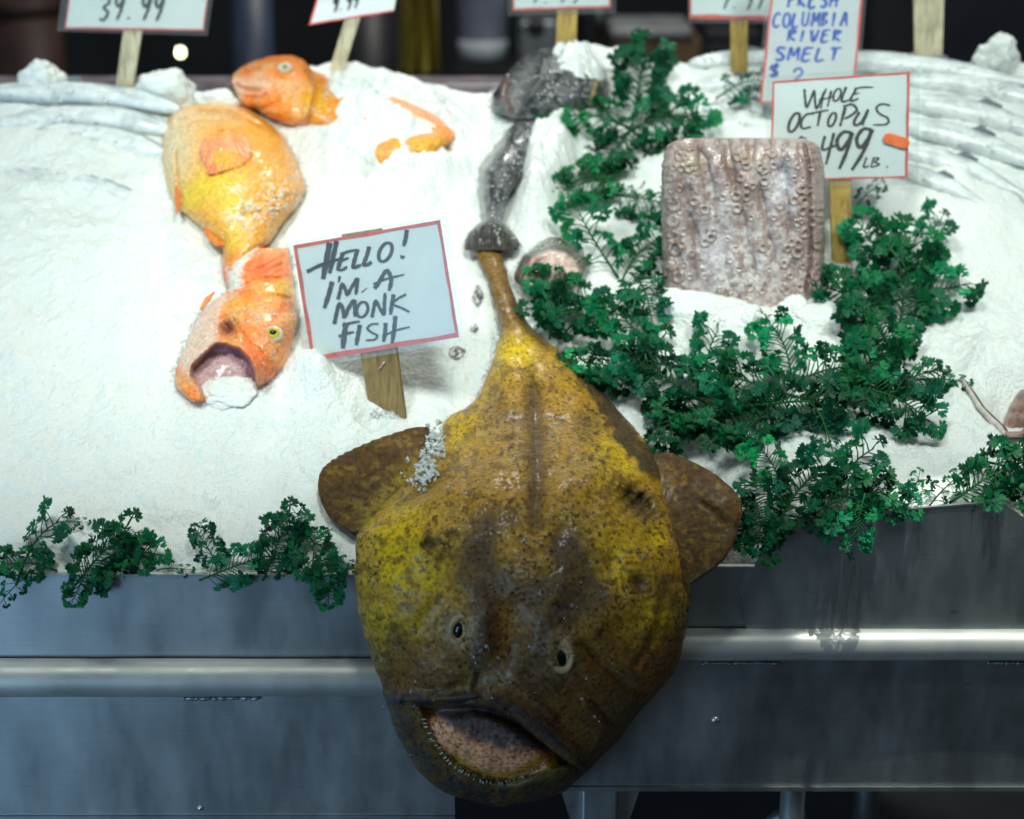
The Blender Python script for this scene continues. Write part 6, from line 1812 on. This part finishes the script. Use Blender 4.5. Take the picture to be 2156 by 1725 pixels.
PARS = [
 (1, 1345, 190, 150, 70, 'tall parsley sprig at the back of the clump behind the octopus block', .006),
 (0, 1250, 262, 150, 165, 'parsley sprig reaching left over the snowy grey fish', .010),
 (3, 1390, 268, 150, 20, 'parsley sprig leaning right just above the octopus block', .008),
 (1, 1310, 300, 125, 230, 'dark parsley sprig in the middle of the upper clump', .016),
 (3, 1250, 375, 130, 215, 'lower left parsley sprig of the upper clump', .006),
 (0, 1350, 415, 125, 330, 'parsley sprig at the upper left corner of the octopus block', .006),
 (2, 1560, 190, 100, 15, 'small pale parsley sprig behind the smelt sign', .020),
 (2, 1265, 510, 150, 110, 'open branching parsley sprig left of the octopus block', .012),
 (3, 1350, 545, 110, 60, 'dense dark parsley sprig against the left side of the octopus block', .012),
 (3, 1345, 620, 120, 290, 'parsley sprig draped over the ice ledge left of the octopus', .010),
 (3, 1190, 605, 115, 165, 'bright parsley sprig covering the pink fish opening', .030),
 (1, 1235, 668, 150, 150, 'dense dark parsley sprig beside the monkfish tail', .018),
 (5, 1245, 765, 95, 200, 'bright single parsley leaf overlapping the shoulder of the monkfish', .040),
 (2, 1345, 690, 150, 120, 'branching parsley sprig at the left end of the front garland', .012),
 (1, 1330, 770, 150, 180, 'dark parsley sprig along the right shoulder of the monkfish', .012),
 (3, 1410, 790, 170, 150, 'parsley sprig in the middle of the garland above the right fin', .018),
 (0, 1420, 865, 140, 260, 'parsley sprig hanging down towards the top of the right fin', .012),
 (1, 1510, 845, 160, 200, 'dense parsley sprig low in the garland right of the monkfish', .012),
 (2, 1500, 765, 140, 75, 'open parsley sprig rising from the garland below the octopus', .012),
 (5, 1640, 745, 130, 110, 'pale parsley frond standing up in front of the octopus', .020),
 (3, 1590, 800, 160, 170, 'parsley sprig in the garland right below the octopus block', .012),
 (1, 1600, 880, 150, 190, 'dark parsley sprig at the bottom of the garland', .008),
 (1, 1680, 850, 160, 340, 'dark parsley sprig in the right half of the garland', .012),
 (4, 1735, 905, 110, 290, 'thin parsley twig dangling below the garland', .010),
 (3, 1740, 795, 150, 20, 'parsley sprig pointing right along the thick garland stem', .014),
 (1, 1820, 790, 160, 60, 'dark parsley sprig at the lower right bend of the garland', .012),
 (3, 1870, 850, 150, 330, 'parsley sprig at the lower right end of the garland', .012),
 (0, 1910, 790, 110, 10, 'parsley sprig sticking out to the right of the garland', .010),
 (1, 1850, 700, 160, 100, 'dark parsley sprig climbing the right side of the garland', .014),
 (3, 1790, 620, 140, 160, 'parsley sprig touching the right side of the octopus block', .012),
 (1, 1900, 610, 180, 70, 'large dark parsley sprig beside the yellow sign stick', .016),
 (3, 1860, 540, 150, 120, 'parsley sprig close behind the yellow sign stick', .012),
 (2, 1955, 515, 120, 60, 'light feathery parsley sprig at the top right of the garland', .012),
 (5, 1945, 610, 140, 20, 'bright parsley sprig at the right flank of the garland', .016),
 (4, 1825, 410, 70, 60, 'tiny parsley twig below the octopus sign', .010),
 (4, 1975, 800, 90, 5, 'single parsley stalk pointing at the clam', .004),
 (5, 1615, 985, 110, 120, 'parsley sprig with a pale leaf behind the right fin', .012),
 (1, 1610, 1060, 150, 250, 'dense parsley sprig touching the tip of the right fin', .030),
 (3, 1690, 1040, 150, 60, 'parsley sprig left of the middle on the right rim', .014),
 (2, 1790, 1005, 150, 50, 'branching parsley sprig standing up behind the splash plate', .014),
 (1, 1750, 1060, 150, 10, 'dark low parsley sprig along the splash plate rim', .010),
 (3, 1850, 1050, 110, 340, 'parsley sprig ending right of the hanging pale leaf', .010),
 (4, 1920, 1035, 80, 80, 'small upright parsley twig on the splash plate rim', .008),
 (4, 1985, 1030, 90, 60, 'second upright parsley twig right of the small one on the rim', .008),
 (1, 2070, 1010, 150, 20, 'dense parsley sprig near the right end of the rim', .012),
 (3, 2140, 1010, 130, 320, 'parsley sprig cut by the right picture edge', .012),
 (2, 85, 1160, 135, 60, 'arched airy parsley sprig at the far left of the rim', .010),
 (0, 60, 1195, 105, 170, 'parsley sprig spilling over the far left rim', .010),
 (1, 210, 1180, 135, 40, 'big bushy parsley sprig on the left rim', .012),
 (3, 275, 1172, 105, 10, 'parsley sprig making the right half of the big left bush', .014),
 (4, 365, 1197, 60, 10, 'low parsley bit on the rim between the two left bushes', .006),
 (0, 435, 1160, 90, 110, 'arched parsley sprig in the gap on the left rim', .010),
 (5, 480, 1190, 110, 30, 'low bright parsley sprig on the left rim', .008),
 (1, 585, 1155, 120, 60, 'bushy parsley sprig on the rim left of the monkfish', .012),
 (3, 650, 1160, 120, 300, 'curved parsley sprig drooping over the rim near the monkfish', .016),
 (4, 640, 1105, 80, 130, 'thin parsley stalk standing above the bush by the monkfish', .010),
 (4, 725, 1185, 60, 0, 'short dark parsley bit squeezed against the monkfish flank', .006),
 (4, 150, 1098, 55, 10, 'lone parsley twig lying on the ice above the left bush', .003)]
for kind, px, py, size, an, lb, lf in PARS:
    sprig(kind, px, py, size, an, lb, lf)
# sprigs that hang over the front edge
for kind, px, py, size, an, lb in ((5, 1812, 1092, 95, 265, 'bright parsley leaf hanging over the splash plate'), (3, 690, 1208, 90, 275, 'parsley frond hanging down over the rim left of the monkfish'),
                                   (4, 35, 1232, 80, 240, 'parsley twig hanging over the rim at the far left'), (3, 170, 1218, 75, 255, 'parsley frond hanging from the big left bush'), (3, 1590, 1100, 80, 280, 'parsley frond hanging beside the right fin')):
    sprig(kind, px, py, size, an, lb, p=on_y(float(px), float(py), -.022), up=(0, -1, .3), tilt=0)
# thick stem of the garland
st = [(1760, 793), (1800, 775), (1840, 765), (1885, 742), (1925, 715)]
o = MB(); o.tube([ice_pt(float(a_), float(b_), .030) for a_, b_ in st], [.003, .0032, .003, .0026, .002], 8, (.02, .12, .04)); o = o.build('parsley_stem', M_LEAF, None, True, True)
tag(o, 'thick bare green parsley stem in the right half of the garland', 'parsley', 'parsley sprigs garnishing the ice')
o.name = 'bare_parsley_stalk'


# ------------------------------------------------------------------ loose ice grains gathered round everything that lies in the ice
r_ = np.random.default_rng(5)
gp = []
def grains_rows(rows, n_, vertical=True, spread=5.0):
    a_ = np.array(rows, float)
    t_ = r_.uniform(a_[0, 0], a_[-1, 0], n_)
    side = r_.random(n_) < .5
    e = np.where(side, np.interp(t_, a_[:, 0], a_[:, 1]), np.interp(t_, a_[:, 0], a_[:, 2])) + r_.normal(size=n_) * spread
    return np.stack([e, t_] if vertical else [t_, e], -1)
for rows, n_, ve in ((FR, 900, True), (MR, 700, True), (BR, 500, False), (GA, 400, True), (GB, 300, True), (GC, 200, True), ([r for r in MK_ROWS if r[0] < 1000], 700, True)):
    gp.append(grains_rows(rows, n_, ve))
for (x0, x1, y_) in ((778, 850, 872), (1745, 1796, 560), (1395, 1740, 668)):
    gp.append(np.stack([r_.uniform(x0, x1, 160), y_ + r_.normal(size=160) * 6], -1))
gp = np.concatenate(gp)
P = ice_pt(gp[:, 0], gp[:, 1], .0008)
o = chips(P, np.broadcast_to(ICE_N, (len(P), 3)), r_.uniform(.0006, .0019, len(P)), 6).build('ice_grains', M_SNOW, None, True)
tag(o, 'loose grains of crushed ice gathered round the fish and sticks', 'ice', kind='stuff')

from mathutils.bvhtree import BVHTree
def caster(o_):
    mw = np.array(o_.parent.location if o_.parent else (0, 0, 0)) + np.array(o_.location)
    vs_ = [Vector(np.array(v.co) + mw) for v in o_.data.vertices]
    return BVHTree.FromPolygons(vs_, [tuple(p.vertices) for p in o_.data.polygons])
def body_of(root):
    return [c_ for c_ in root.children if c_.name.startswith('body')][0]
cP, cN, cS = [], [], []
def crumbs(root, cx_, cy_, rx_, ry_, n_, big=.0022):
    tree = TREES.setdefault(root.name, caster(body_of(root)) if root.name not in TREES else None)
    for _ in range(n_):
        px, py = cx_ + r_.normal() * rx_, cy_ + r_.normal() * ry_
        if fbm(np.array([px]), np.array([py]), 15.0, 3, 77)[0] < .53:
            continue
        d = ray(px, py)
        hit = tree.ray_cast(Vector(CAM), Vector(d))
        if hit[0] is not None:
            cP.append(np.array(hit[0])); cN.append(-d); cS.append(r_.uniform(.0006, big))
TREES = {}
byname = {o_.name: o_ for o_ in SC.objects}
SIL = [(o_, None) for o_ in SC.objects if o_.name.startswith('silver_fish')]
for root, _ in SIL:
    q = np.array(root.location); qx, qy = px_of(q[0], q[1], q[2])
    crumbs(root, float(qx), float(qy), 80, 12, 260, .003)
for root, spots in ((FRONT, ((490, 530, 14, 18, 160), (540, 525, 22, 6, 120), (600, 700, 12, 20, 40), (530, 660, 26, 10, 60), (575, 770, 10, 22, 60), (430, 700, 18, 40, 60))),
                    (MID, ((575, 430, 24, 26, 220), (510, 445, 18, 12, 160), (620, 380, 10, 30, 80), (480, 380, 50, 50, 60), (530, 495, 18, 10, 120))),
                    (BACK, ((690, 220, 8, 36, 200), (655, 240, 14, 18, 60), (880, 250, 40, 20, 160), (880, 315, 30, 12, 100), (600, 180, 40, 40, 30))),
                    (byname['grey_fish'], ((1110, 330, 26, 40, 200), (1060, 400, 16, 40, 90), (1045, 500, 26, 10, 70), (1080, 270, 26, 12, 60))),
                    (byname['grey_fish.001'], ((1140, 170, 30, 40, 200), (1200, 200, 40, 20, 120))), (byname['grey_fish.002'], ((1160, 515, 34, 6, 90), (1200, 560, 20, 10, 40)))):
    for q in spots:
        crumbs(root, *q)
o = chips(np.array(cP), np.array(cN), np.array(cS), 8).build('ice_crumbs', M_SNOW, None, True)
tag(o, 'crumbs of crushed ice dusted over the orange and grey fish', 'ice', kind='stuff')
